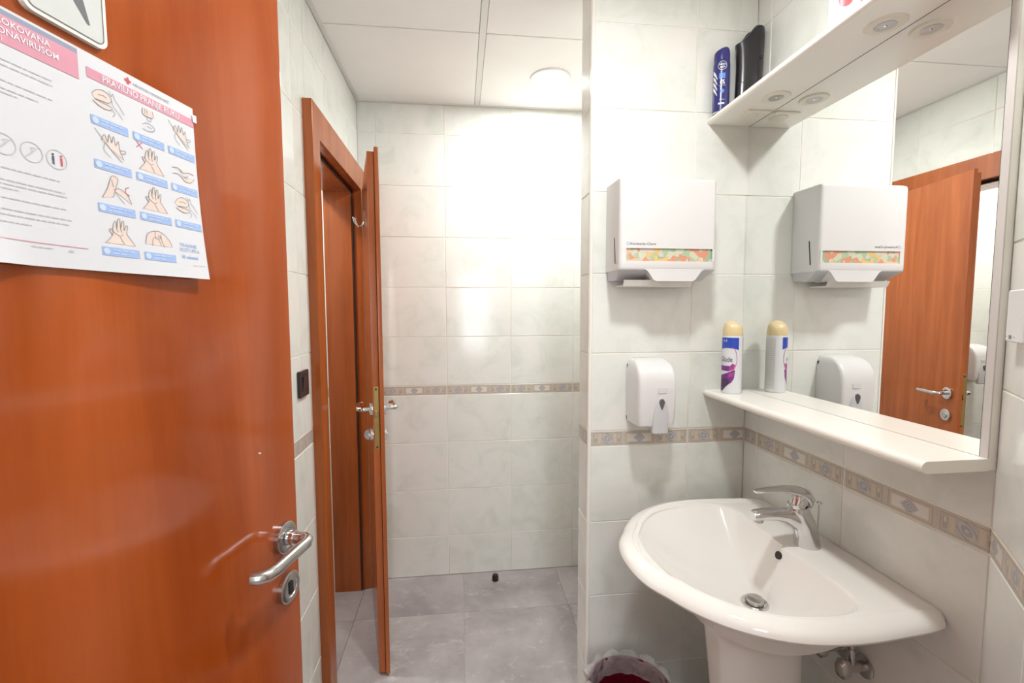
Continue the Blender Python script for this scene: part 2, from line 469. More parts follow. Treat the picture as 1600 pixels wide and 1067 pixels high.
# back wall (toilet anteroom and cabin share it)
wb_ = struct('wall_back', box(-1.6, 1.2, YB + G, YB + .1, 0, ZC + .02), 'grout')
tile_wall(wb_, (XL, YB, 0), (1, 0, 0), [-.4107 - XL + WP * k for k in range(6)], XM - XL)
tile_wall(wb_, (-1.5, YB, 0), (1, 0, 0), [.12 + WP * k for k in range(4)], 1.5 - .665)
# left wall with the doorway to the cabin
OY0, OY1, OZ = 1.642, 2.285, 1.992
lw = struct('wall_left', join(box(-.640 + G, XL - G, .171, OY0 - .03, 0, ZC + .02), box(-.640 + G, XL - G, OY1 + .03, YB, 0, ZC + .02), box(-.640 + G, XL - G, OY0 - .03, OY1 + .03, OZ + .03, ZC + .02)), 'grout')
tile_wall(lw, (XL, .18, 0), (0, 1, 0), [1.476 - .18 - WP * k for k in range(-3, 5)], OY0 - .05 - .18)
tile_wall(lw, (XL, OY0 - .05, 0), (0, 1, 0), [1.811 - OY0 + .05, 2.146 - OY0 + .05], YB - OY0 + .05, zlo=OZ + .07)
tile_wall(lw, (-.640, YB, 0), (0, -1, 0), [.335, .67], YB - OY1 - .04)
tile_wall(lw, (-.640, OY0 - .04, 0), (0, -1, 0), [.1], .3)
# mirror wall
rw = struct('wall_right', box(XM + G, XM + .1, .62, YB, 0, ZC + .02), 'grout')
tile_wall(rw, (XM, YD, 0), (0, -1, 0), [YD - 1.339, YD - 1.004], YD - YE)
tile_wall(rw, (XM, YB, 0), (0, -1, 0), [.2, .535], YB - YS2)
# partition stub carrying the dispensers
pw = struct('wall_partition', box(XS + G, XM, YD + G, YS2 - G, 0, ZC + .02), 'grout')
tile_wall(pw, (XS + .008, YD, 0), (1, 0, 0), [.743 - XS - .008], XM - XS - .008)
tile_wall(pw, (XS, YS2, 0), (0, -1, 0), [], YS2 - YD - .008)
tile_wall(pw, (XM, YS2, 0), (-1, 0, 0), [.2], XM - XS - .004)
tr = mk('corner_strip', loft([[(XS - .001, YD + .009, z), (XS - .001, YD + .003, z), (XS + .001, YD + .0005, z), (XS + .004, YD - .001, z), (XS + .009, YD - .001, z), (XS + .009, YD + .009, z)] for z in (0.001, ZC)]), 'trim_strip', pw)
# slanted wall between the mirror wall and the entrance
EU = Vector((-math.sin(ANG), -math.cos(ANG), 0)); EN = Vector((-math.cos(ANG), math.sin(ANG), 0))
E0 = Vector((XM, YE, 0)); EL = .68
cw_v = [E0 - EN * G, E0 + EU * EL - EN * G, E0 + EU * EL - EN * .1, E0 - EN * .1]
cw = struct('wall_corner', loft([[q + Vector((0, 0, z)) for q in cw_v] for z in (0, ZC + .02)]), 'grout')
tile_wall(cw, E0, EU, [.19, .525], EL)
# entrance wall behind the camera, hall beyond
EX = (E0 + EU * EL).x
fwall = struct('wall_front', join(box(.50, 1.2, .03, .17, 0, ZC), box(-.640, -.53, .03, .17, 0, ZC), box(-.53, .50, .03, .17, 2.11, ZC)), 'plaster')
struct('wall_hall_left', box(-1.3, -1.2, -1.8, .03, 0, ZC), 'plaster')
struct('wall_hall_right', box(1.2, 1.3, -1.8, .7, 0, ZC), 'plaster')
struct('wall_hall_end', join(box(-1.3, -.02, -1.9, -1.8, 0, ZC), box(.42, 1.3, -1.9, -1.8, 0, ZC), box(-.02, .42, -1.9, -1.8, 0, .75), box(-.02, .42, -1.9, -1.8, 1.95, ZC)), 'plaster')
struct('wall_cabin_left', box(-1.6, -1.5, 1.28, YB, 0, ZC), 'plaster')
struct('wall_cabin_front', box(-1.6, -.640, 1.2, 1.3, 0, ZC), 'plaster')
wn = struct('window_1', join(box(-.02, .42, -1.88, -1.83, .75, .79), box(-.02, .42, -1.88, -1.83, 1.91, 1.95), box(-.02, .02, -1.88, -1.83, .79, 1.91), box(.38, .42, -1.88, -1.83, .79, 1.91)), 'white_laminate')
mk('pane', box(.02, .38, -1.86, -1.855, .79, 1.91), 'daylight', wn)
tb = struct('trim_1', join(box(.40, .50, .02, .175, 0, 2.11), box(-.53, .40, .02, .175, 2.045, 2.11), box(-.53, -.495, .02, .175, 0, 2.045)), 'cherry')

# ------------------------------------------------------------------ ceiling lamps
for (x, y, e), lab in zip(LAMPS, ('bright round recessed ceiling spot near the back wall', 'round recessed ceiling spot above the washbasin area', 'round recessed ceiling spot inside the toilet cabin')):
    r_ = root('ceiling_spot', (x, y, ZC), lab, 'ceiling light', None)
    pr = [(.070, ZC + .002), (.070, ZC - .004), (.078, ZC - .006), (.088, ZC - .004), (.090, ZC + .001)]
    part('ring', lathe((x, y, 0), pr, 40), 'white_plastic', r_, True)
    part('diffuser', lathe((x, y, 0), [(.0695, ZC + .001), (.0695, ZC - .003), (.05, ZC - .005)], 40), 'lamp_glow', r_, True)
r_ = root('hall_fill_lamp', (0, -.95, ZC), 'added round white fill lamp on the hall ceiling, unseen behind the camera', 'ceiling light')  # made-up fixture to go with the added hall fill
part('base', lathe((0, -.95, 0), [(.24, ZC), (.24, ZC - .02)], 32), 'white_plastic', r_, True)
part('diffuser', lathe((0, -.95, 0), [(.23, ZC - .02), (.21, ZC - .030), (.1, ZC - .033)], 32), 'lamp_glow', r_, True)

# ------------------------------------------------------------------ door handle builder (s along leaf, h outward, z)
def bar_u(D, s0, z0, sgn, L, rad=.0095):
    hp = .048
    path = [(s0, .008), (s0, .030), (s0, .039), (s0 + sgn * .004, .046), (s0 + sgn * .013, hp + .002)]
    path += [(s0 + sgn * q, hp + .002) for q in (.03, .06, L - .035, L - .022)]
    path += [(s0 + sgn * (L - .010), hp - .001), (s0 + sgn * (L - .002), hp - .009), (s0 + sgn * L, hp - .018)]
    return tube([D(s, h, z0) for s, h in path], rad, 16)
def rosette(D, s0, z0, r=.026, th=.010, seg=32):
    rings = []
    for rr, h in [(r, 0), (r, th - .002), (r - .0025, th), (r * .62, th), (r * .58, th - .0015)]:
        rings.append([D(s0 + rr * math.cos(a), h, z0 + rr * math.sin(a)) for a in [2 * math.pi * k / seg for k in range(seg)]])
    return loft(rings)

# ------------------------------------------------------------------ entrance door (open, left)
A = R_(13); DV = Vector((math.sin(A), math.cos(A), 0)); DN = Vector((math.cos(A), -math.sin(A), 0)); R0 = Vector((-.302, .777, 0))
def D1(s, h, z): return R0 + DV * s + DN * h + Vector((0, 0, z))
def D1b(s, h, z): return R0 + DV * s - DN * (.04 + h) + Vector((0, 0, z))
hinge = D1(-.635, -.02, 0)
d1 = root('door', (hinge.x, hinge.y, 0), 'large glossy cherry-brown entrance door standing open at the left, posters taped on it', 'door')
part('leaf', xf(box(-.635, .043, -.04, 0, .012, 2.03, .0025, 2), lambda s, h, z: D1(s, h, z)), 'cherry_leaf', d1, True)
part('rebate_strip', xf(box(-.635, .030, -.052, -.0401, .012, 2.02, .001, 1), lambda s, h, z: D1(s, h, z)), 'cherry', d1)
for D, nm in ((D1, 'near'), (D1b, 'far')):
    off = 0 if nm == 'near' else .0125
    DD = (lambda Dq, of: (lambda s, h, z: Dq(s, h + of, z)))(D, off)
    hd = part('door_handle', join(rosette(DD, 0, 1.04), bar_u(DD, 0, 1.04, -1, .116)), 'satin_steel', d1, True, label='brushed steel lever handle')
    part('collar', tube([DD(0, .009, 1.04), DD(0, .022, 1.04)], .0125, 20), 'chrome', hd, True)
    es = part('keyhole_rosette', rosette(DD, .004, .95), 'satin_steel', d1, True)
    part('keyhole', xf(box(-.0045, .0045, .0085, .0098, -.011, .011, .002, 2), lambda s, h, z: DD(s + .004, h, z + .95)), 'dark_slot', es)
part('small_pin', tube([D1(-.05, 0, 1.20), D1(-.05, .003, 1.20)], .0012, 8), 'label_white', d1)

# door sign, top left
def sgn(x, y, h=0): return D1(x, .004 + h, y)
sg = root('door_sign', tuple(D1(-.292, 0, 1.74)), 'silver rectangular plate with rounded corners and dark figure, top left on the entrance door', 'sign')
def rr2(x0, y0, x1, y1, r, n=5):
    out = []
    for cx, cy, a0 in ((x1 - r, y1 - r, 0), (x0 + r, y1 - r, 90), (x0 + r, y0 + r, 180), (x1 - r, y0 + r, 270)):
        for k in range(n + 1):
            a = R_(a0 + 90 * k / n); out.append((cx + r * math.cos(a), cy + r * math.sin(a)))
    return out
sx0, sx1, sy0, sy1 = -.331, -.257, 1.6835, 1.795
part('plate', loft([[D1(x, h, y) for x, y in rr2(sx0, sy0, sx1, sy1, .009)] for h in (0.0002, .0055)]), 'sign_edge', sg)
part('plate_face', lift(poly2(rr2(sx0 + .004, sy0 + .004, sx1 - .004, sy1 - .004, .006)), lambda x, y: D1(x, .0058, y)), 'sign_silver', sg)
part('outline', lift(ribbon2(rr2(sx0 + .004, sy0 + .004, sx1 - .004, sy1 - .004, .006), .0008, True), lambda x, y: D1(x, .0061, y)), 'sign_dark', sg)
tri = [(-.3145, 1.728), (-.292, 1.728), (-.2745, 1.6985), (-.2765, 1.6965)]
tri = [(-.312, 1.745), (-.286, 1.745), (-.274, 1.6995), (-.2765, 1.6995)]
part('pictogram', join(lift(poly2(tri), lambda x, y: D1(x, .0061, y)), lift(poly2(circle2(-.297, 1.764, .012)), lambda x, y: D1(x, .0061, y))), 'sign_dark', sg)

# poster sheet
PS0, PS1, PZ0, PZ1 = -.446, -.147, 1.461, 1.675
def PH(s, z):
    v_ = (PZ1 - z) / (PZ1 - PZ0); q = (s - PS0) / (PS1 - PS0)
    return .0012 + .0035 * v_ + .014 * max(0, v_ - .25) ** 2 * max(0, q - .3) ** 1.3 * 1.7 + .008 * math.exp(-((s + .365) / .02) ** 2) * v_ ** 6 + .0012 * math.sin(q * 9) * v_
def PZ(s, z):
    return z - .004 * max(0, -(s + .30) / .05) * 0
def PP(s, z, e=0): return D1(s, PH(s, z) + e, z)
ps = root('poster', tuple(D1(-.297, 0, 1.568)), 'white two-page hand washing notice taped to the entrance door, lower edge curling away', 'poster')
grid = rect2(PS0, PZ0, PS1, PZ1, 44, 30)
def cut(x, y):
    # slightly crooked lower left edge
    return x, y
sheet = part('sheet', lift(grid, lambda x, y: PP(x, y)), 'paper', ps, 'all')
def prt(nm, mat, *vfs, e=.0004, lab=None):
    V, Fc = join(*[([(x, y, 0) for x, y in v], f) for v, f in vfs])
    o = part(nm, ([PP(x, y, e) for x, y, _ in V], Fc), mat, ps, label=lab)
    if 'text' in nm or nm in ('hand_fill', 'step_dots', 'red_marks'): o['kind'] = 'stuff'
    return o
def tx(s, x, y, size, align='LEFT', xs=1, bold=0):
    v, f = text(s, size, align, xs, bold); return [(a + x, b_ + y) for a, b_ in v], f
prt('header_band', 'print_rose', rect2(-.277, 1.651, -.1475, 1.6608, 10, 1))
prt('header_band', 'print_rose', rect2(PS0, 1.6445, -.2845, 1.668, 12, 2))
prt('top_band', 'print_grey_blue', rect2(PS0, 1.668, -.2845, 1.6725, 12, 1))
prt('header_text', 'label_white', tx('PRAVILNO PRANJE RUKU', -.2155, 1.6533, .0088, 'CENTER', .94, .00012), e=.0008)
prt('title_text', 'label_white', tx('UZROKOVANA', -.3085, 1.6605, .0076, 'RIGHT', .95, .00012), tx('KORONAVIRUSOM', -.3015, 1.6525, .0076, 'RIGHT', .95, .00012), tx('(COVID-19)', -.345, 1.6470, .0045, 'RIGHT'), e=.0008)
cx, cy = -.2335, 1.6675
prt('red_cross', 'print_red', rect2(cx - .0035, cy - .0012, cx + .0035, cy + .0012), rect2(cx - .0012, cy - .0035, cx + .0012, cy + .0035))
prt('emblem_text', 'text_grey', tx('HRVATSKI CRVENI KRIŽ', -.2275, 1.6655, .0042))
random.seed(11)
def words(x0, x1, y, h=.0011):
    out = []; x = x0
    while x < x1:
        l = random.uniform(.003, .009)
        out.append(rect2(x, y, min(x + l, x1), y + h)); x += l + .0012
    return out
W_ = []
for y, x1 in ((1.6305, -.309), (1.6260, -.309), (1.6235, -.357), (1.6195, -.352), (1.6130, -.310), (1.6065, -.322), (1.6030, -.338), (1.5985, -.352), (1.5405, -.3095), (1.5305, -.306), (1.5270, -.3045), (1.5235, -.343), (1.5155, -.306), (1.5060, -.302), (1.5015, -.305), (1.4955, -.336)):
    W_ += words(-.44, x1, y, .0010)
prt('body_text', 'text_pale', *W_)
cir = []
for k_, xc in enumerate((-.351, -.3305, -.3105)):
    cir.append(ribbon2(circle2(xc, 1.5605, .0085, 28), .0007, True))
    if k_ < 2:
        cir.append(ribbon2([(xc - .006, 1.5545), (xc + .006, 1.5665)], .0007))
        cir.append(ribbon2([(xc - .003, 1.557), (xc + .001, 1.561), (xc - .001, 1.564), (xc + .003, 1.565)], .0006))
for q in (cir[0:3], cir[3:6], cir[6:]): prt('round_symbol', 'text_pale', *q)
def man(x, y):
    return [poly2(circle2(x, y + .0045, .0010, 10)), rect2(x - .0009, y - .001, x + .0009, y + .003), rect2(x - .0008, y - .0045, x - .0002, y - .001), rect2(x + .0002, y - .0045, x + .0008, y - .001)]
prt('figure_dark', 'text_dark', *man(-.3135, 1.560)); prt('figure_red', 'print_red', *man(-.3065, 1.560))
prt('rule', 'print_rose', rect2(PS0, 1.4815, -.2895, 1.4822, 14, 1)); prt('footer_text', 'text_pale', *words(-.338, -.320, 1.4775, .001), *words(-.307, -.303, 1.4765, .002), *words(-.17, -.152, 1.4765, .0008))
# drawings: outlines of hands in a unit cell
def Hsoap(): return [[(.02, .62), (.16, .80), (.36, .88), (.52, .82), (.60, .66), (.50, .52), (.30, .50), (.10, .48)], [(.04, .40), (.20, .30), (.42, .26), (.60, .34), (.56, .42), (.34, .44), (.12, .46)], [(.54, .96), (.60, .80), (.66, .92), (.72, .72), (.82, .60), (.98, .34)], [(.60, .66), (.64, .48), (.78, .34), (.92, .14)], [(.62, .34), (.68, .22), (.60, .10)], [(.20, .66), (.36, .70), (.46, .66)]]
def Htap(): return [[(.35, .95), (.35, .7), (.7, .7), (.7, .95)], [(.42, .95), (.42, .75)], [(.5, .95), (.5, .75)], [(.5, .7), (.5, .55), (.62, .55), (.62, .68)], [(.3, .3), (.45, .42), (.7, .38), (.72, .22), (.5, .12), (.3, .15)], [(.45, .3), (.65, .28)]]
def Hpalm(): return [[(.02, .95), (.3, .6), (.5, .35), (.8, .05)], [(.2, .62), (.3, .85), (.38, .6), (.45, .92), (.5, .62), (.58, .9), (.62, .58), (.72, .78), (.74, .5), (.85, .15)], [(.3, .55), (.25, .3), (.45, .1)], [(.74, .45), (.92, .5), (.9, .4), (.76, .35)]]
def Hprayer(): return [[(.08, .1), (.25, .45), (.4, .9), (.52, .95), (.6, .85), (.5, .5), (.42, .2)], [(.45, .45), (.62, .55), (.85, .4), (.98, .08)], [(.5, .4), (.62, .2), (.75, .05)], [(.4, .8), (.45, .55)]]
def Hgrip(): return [[(.02, .55), (.3, .6), (.5, .45), (.75, .55), (.98, .5)], [(.02, .3), (.3, .35), (.55, .12), (.8, .15), (.98, .35)], [(.35, .55), (.42, .35), (.6, .3), (.72, .42)], [(.5, .3), (.62, .22)], [(.58, .36), (.7, .28)]]
def Hclap(): return [[(.06, .04), (.28, .34), (.30, .56), (.36, .80), (.41, .82), (.42, .58), (.48, .92), (.54, .93), (.54, .60), (.61, .88), (.66, .86), (.64, .56), (.72, .74), (.77, .72), (.72, .46), (.82, .28), (.96, .04)], [(.28, .34), (.20, .50), (.24, .54), (.36, .42), (.50, .34), (.60, .40)], [(.42, .58), (.46, .48)], [(.54, .60), (.56, .48)], [(.50, .30), (.62, .06)]]
def Htowel(): return [[(.02, .2), (.12, .6), (.4, .75), (.65, .72), (.9, .45), (.98, .2)], [(.25, .15), (.3, .45), (.42, .5)], [(.4, .75), (.38, .5), (.5, .42), (.56, .2)], [(.6, .7), (.6, .45), (.68, .15)], [(.48, .6), (.52, .45)], [(.54, .62), (.58, .48)]]
kinds = [Hsoap, Htap, Hpalm, Hpalm, Hclap, Hgrip, Hprayer, Hclap, Hsoap, Hclap, Htowel]
colx = (-.276, -.232, -.188); rowz = (1.616, 1.573, 1.530, 1.4865)
strips, dots, draws, fills, stx = [], [], [], [], []
for k_, K in enumerate(kinds):
    c_, r__ = k_ % 3, k_ // 3
    x, z = colx[c_], rowz[r__]
    strips.append(rect2(x, z - .0088, x + .0385, z, 6, 2)); dots.append(poly2(circle2(x + .0042, z - .0044, .0032, 16)))
    stx += words(x + .010, x + .034, z - .0032, .0010) + words(x + .010, x + .024, z - .0066, .0010)
    w0, h0 = .034, .029; lns = []; draws.append(lns)
    for q, pl in enumerate(K()):
        P_ = smoothpath([(x + .002 + a * w0, z + .003 + b_ * h0, 0) for a, b_ in pl], 4)
        P_ = [(p.x, p.y) for p in P_]
        lns.append(ribbon2(P_, .00052))
        if q < 2 and len(pl) >= 4: fills.append(poly2(P_))
for q in strips: prt('caption_strip', 'print_blue', q)
prt('step_dots', 'print_blue_pale', *dots, e=.0007); prt('caption_text', 'print_blue_pale', *stx, e=.0007)
prt('hand_fill', 'print_skin', *fills, e=.0003)
for q in draws: prt('hand_drawing', 'text_grey', *q, e=.0006)
prt('red_marks', 'print_rose_dark', ribbon2([(-.229, 1.607), (-.222, 1.600)], .0009), ribbon2([(-.222, 1.607), (-.229, 1.600)], .0009), ribbon2([(-.242, 1.553), (-.246, 1.551), (-.246, 1.546), (-.242, 1.544)], .0008))
prt('duration_text', 'print_blue', tx('TRAJANJE', -.1865, 1.4985, .0062, 'LEFT', .95), tx('POSTUPKA', -.1865, 1.4925, .0062, 'LEFT', .95), tx('30 sekundi', -.1855, 1.4845, .0056, 'LEFT', 1, .00012))
part('tape', lift(rect2(-.1495, 1.658, -.1435, 1.667, 1, 1), lambda x, y: D1(x, .003, y)), 'label_white', ps)

# ------------------------------------------------------------------ cabin door frame and leaf
XF = -.467
fr = root('door_frame', (XF, OY0, 0), 'cherry-brown door frame of the toilet cabin in the left wall', 'door frame')
part('casing', box(XL - .003, XF, 1.566, OY0, 0, 2.098, .0025, 2), 'cherry', fr, True)
part('casing', box(XL - .003, XF, OY1, YB - .004, 0, 2.098, .0025, 2), 'cherry', fr, True)
part('casing', box(XL - .003, XF + .0004, OY0 - .004, OY1 + .004, OZ, 2.098, .0025, 2), 'cherry', fr, True)
def lining(y0, y1, z0, z1, st): return box(-.640, XL + .006, y0, y1, z0, z1, .001, 1)
part('jamb', join(box(-.643, XL, OY0 - .028, OY0 - .001, 0, OZ + .02, .001, 1), box(-.643, -.515, OY0 - .001, OY0 + .012, 0, OZ - .012, .001, 1)), 'cherry', fr, True)
part('jamb', join(box(-.643, XL, OY1 + .001, OY1 + .028, 0, OZ + .02, .001, 1), box(-.643, -.515, OY1 - .012, OY1 + .001, 0, OZ - .012, .001, 1)), 'cherry', fr, True)
part('head_jamb', join(box(-.643, XL, OY0 - .001, OY1 + .001, OZ, OZ + .028, .001, 1), box(-.643, -.515, OY0 + .012, OY1 - .012, OZ - .013, OZ, .001, 1)), 'cherry', fr, True)
part('casing', join(box(-.69, -.643, OY0 - .07, OY0 - .005, 0, 2.07, .002, 1), box(-.69, -.643, OY0 - .005, OY1 + .005, OZ + .005, 2.07, .002, 1)), 'cherry', fr, True)
part('seal', join(box(-.5148, -.509, OY0 - .001, OY0 + .010, 0, OZ - .012), box(-.5148, -.509, OY1 - .010, OY1 + .001, 0, OZ - .012), box(-.5148, -.509, OY0, OY1, OZ - .011, OZ)), 'dark_slot', fr)
B = R_(13.4); CV = Vector((math.sin(B), -math.cos(B), 0)); CN = Vector((math.cos(B), math.sin(B), 0))
# right (outer) face corner at the lock edge
CR = Vector((-.2875, 1.712, 0)); WL = .602
def D2(s, h, z): return CR + CV * (s) + CN * h + Vector((0, 0, z))            # s=0 lock edge, negative towards hinge; h>0 outward of right face
def D2b(s, h, z): return CR + CV * s - CN * (.040 + h) + Vector((0, 0, z))
hp_ = D2(-WL, 0, 0)
d2 = root('door', (hp_.x, hp_.y, 0), 'narrow cherry-brown toilet cabin door standing ajar, seen edge-on', 'door')
part('leaf', join(xf(box(-WL + .012, -.013, -.040, -.0158, .008, 1.988, .0015, 2), D2)), 'cherry', d2, True)
part('rebate_lip', xf(box(-WL, 0, -.0155, 0, .008, 2.002, .0022, 2), D2), 'cherry', d2, True)
lk = part('latch_plate', xf(box(-.0132, -.0118, -.036, -.0185, .895, 1.135, .0005, 1), D2), 'brass', d2)
part('latch_bolt', xf(box(-.0118, -.004, -.033, -.022, 1.02, 1.045, .002, 2), D2), 'brass', lk, True)
part('latch_screws', join(*[xf(tube([(-.0118, -.0273, z), (-.0112, -.0273, z)], .004, 10), D2) for z in (.905, 1.125)]), 'dark_slot', lk)
for D, nm in ((D2, 'r'), (D2b, 'l')):
    hd = part('door_handle', join(rosette(D, -.055, 1.043), bar_u(D, -.055, 1.043, -1, .12, .0085)), 'chrome', d2, True, label='chrome lever handle')
    if nm == 'r':
        es = part('lock_rosette', rosette(D, -.055, .946), 'chrome', d2, True)
        part('coin_slot', tube([D(-.055, .008, .942), D(-.055, .013, .942)], .011, 20), 'satin_steel', es, True)
    else:
        es = part('turn_knob', join(rosette(D, -.055, .946), tube([D(-.055, .009, .942), D(-.055, .016, .942)], .012, 18)), 'chrome', d2, True)
        half = [(.020 * math.sin(a), .020 * math.cos(a)) for a in [math.pi * k / 12 for k in range(13)]]
        part('thumb_turn', loft([[D(-.055 + ss, .014 + hh * .9, .946 + zz) for hh, zz in half] for ss in (-.003, .003)]), 'chrome', es, True)
for z in (.25, 1.75):
    part('hinge', join(tube([D2(-WL - .006, .006, z - .03), D2(-WL - .006, .006, z + .03)], .006, 14)), 'satin_steel', d2, True)
# double coat hook on the hidden face
hk = root('coat_hook', tuple(D2b(-.34, 0, 1.80)), 'small chrome double coat hook on the inner face of the cabin door', 'hook')
part('back_plate', xf(box(-.351, -.329, -.0, .004, 1.778, 1.838, .0015, 2), D2b), 'chrome', hk, True)
for z0, L_, dx in ((1.792, .040, -.006), (1.786, .032, .008)):
    pth = smoothpath([D2b(-.340, .003, z0 + .004), D2b(-.340 + dx * .4, .012, z0 - .010), D2b(-.340 + dx, .024, z0 - .014), D2b(-.340 + dx, L_, z0), D2b(-.340 + dx, L_ + .006, z0 + .020)], 5)
    part('prong', join(tube(pth, .0028, 10), lathe(pth[-1], [(.001, -.004), (.004, -.002), (.004, .002), (.001, .004)], 10)), 'chrome', hk, True)

# ------------------------------------------------------------------ light switch on left wall
sw = root('light_switch', (XL, 1.47, 1.192), 'dark brown square rocker light switch beside the cabin door frame', 'switch')
part('frame', box(XL, XL + .010, 1.432, 1.512, 1.150, 1.232, .003, 3), 'dark_brown_plastic', sw, True)
part('rocker', xf(box(0, .005, -.022, .022, -.024, .024, .0015, 2), lambda x, y, z: (XL + .0085 + x + z * .09, 1.472 + y, 1.191 + z)), 'dark_brown_plastic', sw, True)

# ------------------------------------------------------------------ paper towel dispenser
td = root('towel_dispenser', (.61, YD, 1.65), 'white wall paper towel dispenser with floral window, beside the mirror', 'dispenser')
X0, X1 = .460, .758; YF = 1.290
def ring_td(z, yf, x0=X0, x1=X1, r=.012):
    yb_ = YD - .001
    pts = [(x0 - .003, yb_), (x0, yf + r)]
    pts += [(x0 + r - r * math.cos(a), yf + r - r * math.sin(a)) for a in [R_(22.5 * k) for k in range(1, 5)]]
    pts += [(x1 - r + r * math.sin(a), yf + r - r * math.cos(a)) for a in [R_(22.5 * k) for k in range(0, 4)]]
    pts += [(x1, yf + r), (x1 + .003, yb_)]
    return [(x, y, z) for x, y in pts]
# front shell in a loft with a real opening for the window: main body above + below + sides of window
wx0, wx1, wz0, wz1 = .481, .7525, 1.5605, 1.598
def shell(za, zb_): return ring_td(za, YF), ring_td(zb_, YF)
upper = loft([ring_td(wz1, YF), ring_td(1.790, YF), ring_td(1.798, YF + .003), ring_td(1.803, YF + .012, X0 + .006, X1 - .006)])
lower = loft([ring_td(1.536, YF + .004, X0, X1), ring_td(1.542, YF), ring_td(wz0, YF)])
leftp = box(X0 - .001, wx0, YF + .0, YD - .001, wz0, wz1)
lp_v = loft([[(X0 - .003, YD - .001, z), (X0, YF + .012, z)] + [(X0 + .012 - .012 * math.cos(a), YF + .012 - .012 * math.sin(a), z) for a in [R_(22.5 * k) for k in range(1, 5)]] + [(wx0, YF, z), (wx0, YD - .001, z)] for z in (wz0, wz1)])
rp_v = loft([[(X1 + .003, YD - .001, z), (X1, YF + .012, z)] + [(X1 - .012 + .012 * math.cos(a), YF + .012 - .012 * math.sin(a), z) for a in [R_(22.5 * k) for k in range(1, 5)]] + [(wx1, YF, z), (wx1, YD - .001, z)] for z in (wz0, wz1)])
# sloping underside with projecting chute lip
def row_td(y, z, x0, x1): return [(x0, y, z), (x1, y, z)]
under = loft([[(X0, YD - .001, 1.537), (X0, YF + .004, 1.537), (X1, YF + .004, 1.537), (X1, YD - .001, 1.537)],
              [(X0 + .004, YD - .001, 1.508), (X0 + .012, YF + .060, 1.508), (X1 - .012, YF + .060, 1.508), (X1 - .004, YD - .001, 1.508)]])
lipF = [(.535, 1.540), (.548, 1.532), (.566, 1.507), (.574, 1.503), (.688, 1.503), (.696, 1.507), (.714, 1.532), (.727, 1.540)]
lip = loft([[(x, YF + .002, z) for x, z in lipF], [(x, YF + .085, z) for x, z in lipF]])
part('cover', join(upper, lower, lp_v, rp_v), 'white_plastic', td, True)
part('underside', under, 'grey_plastic', td, True); part('front_lip', lip, 'white_plastic', td, True)
part('window_paper', box(wx0 - .002, wx1 + .002, YF + .004, YF + .008, wz0 - .002, wz1 + .002), 'floral', td)
part('paper_tray', join(box(.485, .700, YF + .035, YD - .012, 1.489, 1.4925), xf(box(0, .215, -.0015, .0015, 0, .018), lambda x, y, z: (.485 + x, YF + .035 - z * .5 + y, 1.4895 + z))), 'paper_towel', td)
part('logo_text', lift(text('Kimberly-Clark', .0155, 'LEFT', .86, .0001), lambda x, y: (.4925 + x * .95, YF - .0004, 1.6075 + y * .62)), 'text_dark', td)
part('logo_ring', lift(ribbon2(circle2(.4865, 1.6113, .0040, 18), .0009, True), lambda x, y: (x, YF - .0004, y)), 'light_blue', td)
sl = [(1.300 + .032, 1.632), (1.300 + .029, 1.632), (1.300 + .020, 1.556), (1.300 + .0235, 1.556)]
for sx_, nm in ((X0 - .0012, -1), (X1 + .0012, 1)):
    part('lock_slot', ([(sx_ + nm * dd_ - nm * .0005 * (y - 1.3) * 0, y, z) for dd_ in (0, .0008) for y, z in sl], [(0, 1, 2, 3), (4, 5, 6, 7), (0, 1, 5, 4), (1, 2, 6, 5), (2, 3, 7, 6), (3, 0, 4, 7)]), 'dark_slot', td)

# ------------------------------------------------------------------ soap dispenser
sd = root('soap_dispenser', (.59, YD, 1.16), 'white rounded wall soap dispenser with small lens, below the towel dispenser', 'dispenser', 'soap dispensers')
def sring(z, yf, hw, r=.012):
    yb_ = YD - .001; x0, x1 = .5905 - hw, .5905 + hw
    pts = [(x0 - .002, yb_), (x0 - .001, yf + r + .02), (x0, yf + r)]
    pts += [(x0 + r - r * math.cos(a), yf + r - r * math.sin(a)) for a in [R_(18 * k) for k in range(1, 6)]]
    pts += [(x1 - r + r * math.sin(a), yf + r - r * math.cos(a)) for a in [R_(18 * k) for k in range(0, 5)]]
    pts += [(x1, yf + r), (x1 + .001, yf + r + .02), (x1 + .002, yb_)]
    return [(x, y, z) for x, y in pts]
prof = [(1.061, 1.330, .054), (1.064, 1.305, .0575), (1.085, 1.300, .059), (1.13, 1.2975, .060), (1.17, 1.2965, .060), (1.20, 1.298, .060), (1.222, 1.304, .0595), (1.240, 1.315, .058), (1.252, 1.330, .055), (1.260, 1.350, .050), (1.264, 1.372, .045)]
part('cover', loft([sring(*q) for q in prof]), 'white_plastic', sd, True)
part('back_plate', box(.530, .651, YD - .008, YD - .0005, 1.066, 1.245, .002, 2), 'dark_slot', sd)
lev = []
for z, hw, yo in ((1.040, .021, .004), (1.044, .0245, .0), (1.075, .0245, -.002), (1.10, .0235, -.003), (1.125, .0195, -.003), (1.142, .013, -.002), (1.152, .006, 0)):
    yf = 1.294 + yo
    lev.append([(.6005 - hw, yf + .018, z), (.6005 - hw, yf + .006, z), (.6005 - hw * .7, yf, z), (.6005 + hw * .7, yf, z), (.6005 + hw, yf + .006, z), (.6005 + hw, yf + .018, z)])
part('push_lever', loft(lev), 'grey_plastic', sd, True)
drop = []
for k_ in range(24):
    a = 2 * math.pi * k_ / 24; yy = math.sin(a); xx = math.cos(a)
    drop.append((.6005 + xx * .0095 * (1 if yy > 0 else 1 - .55 * -yy), 1.139 + (yy * .011 if yy > 0 else yy * .024)))
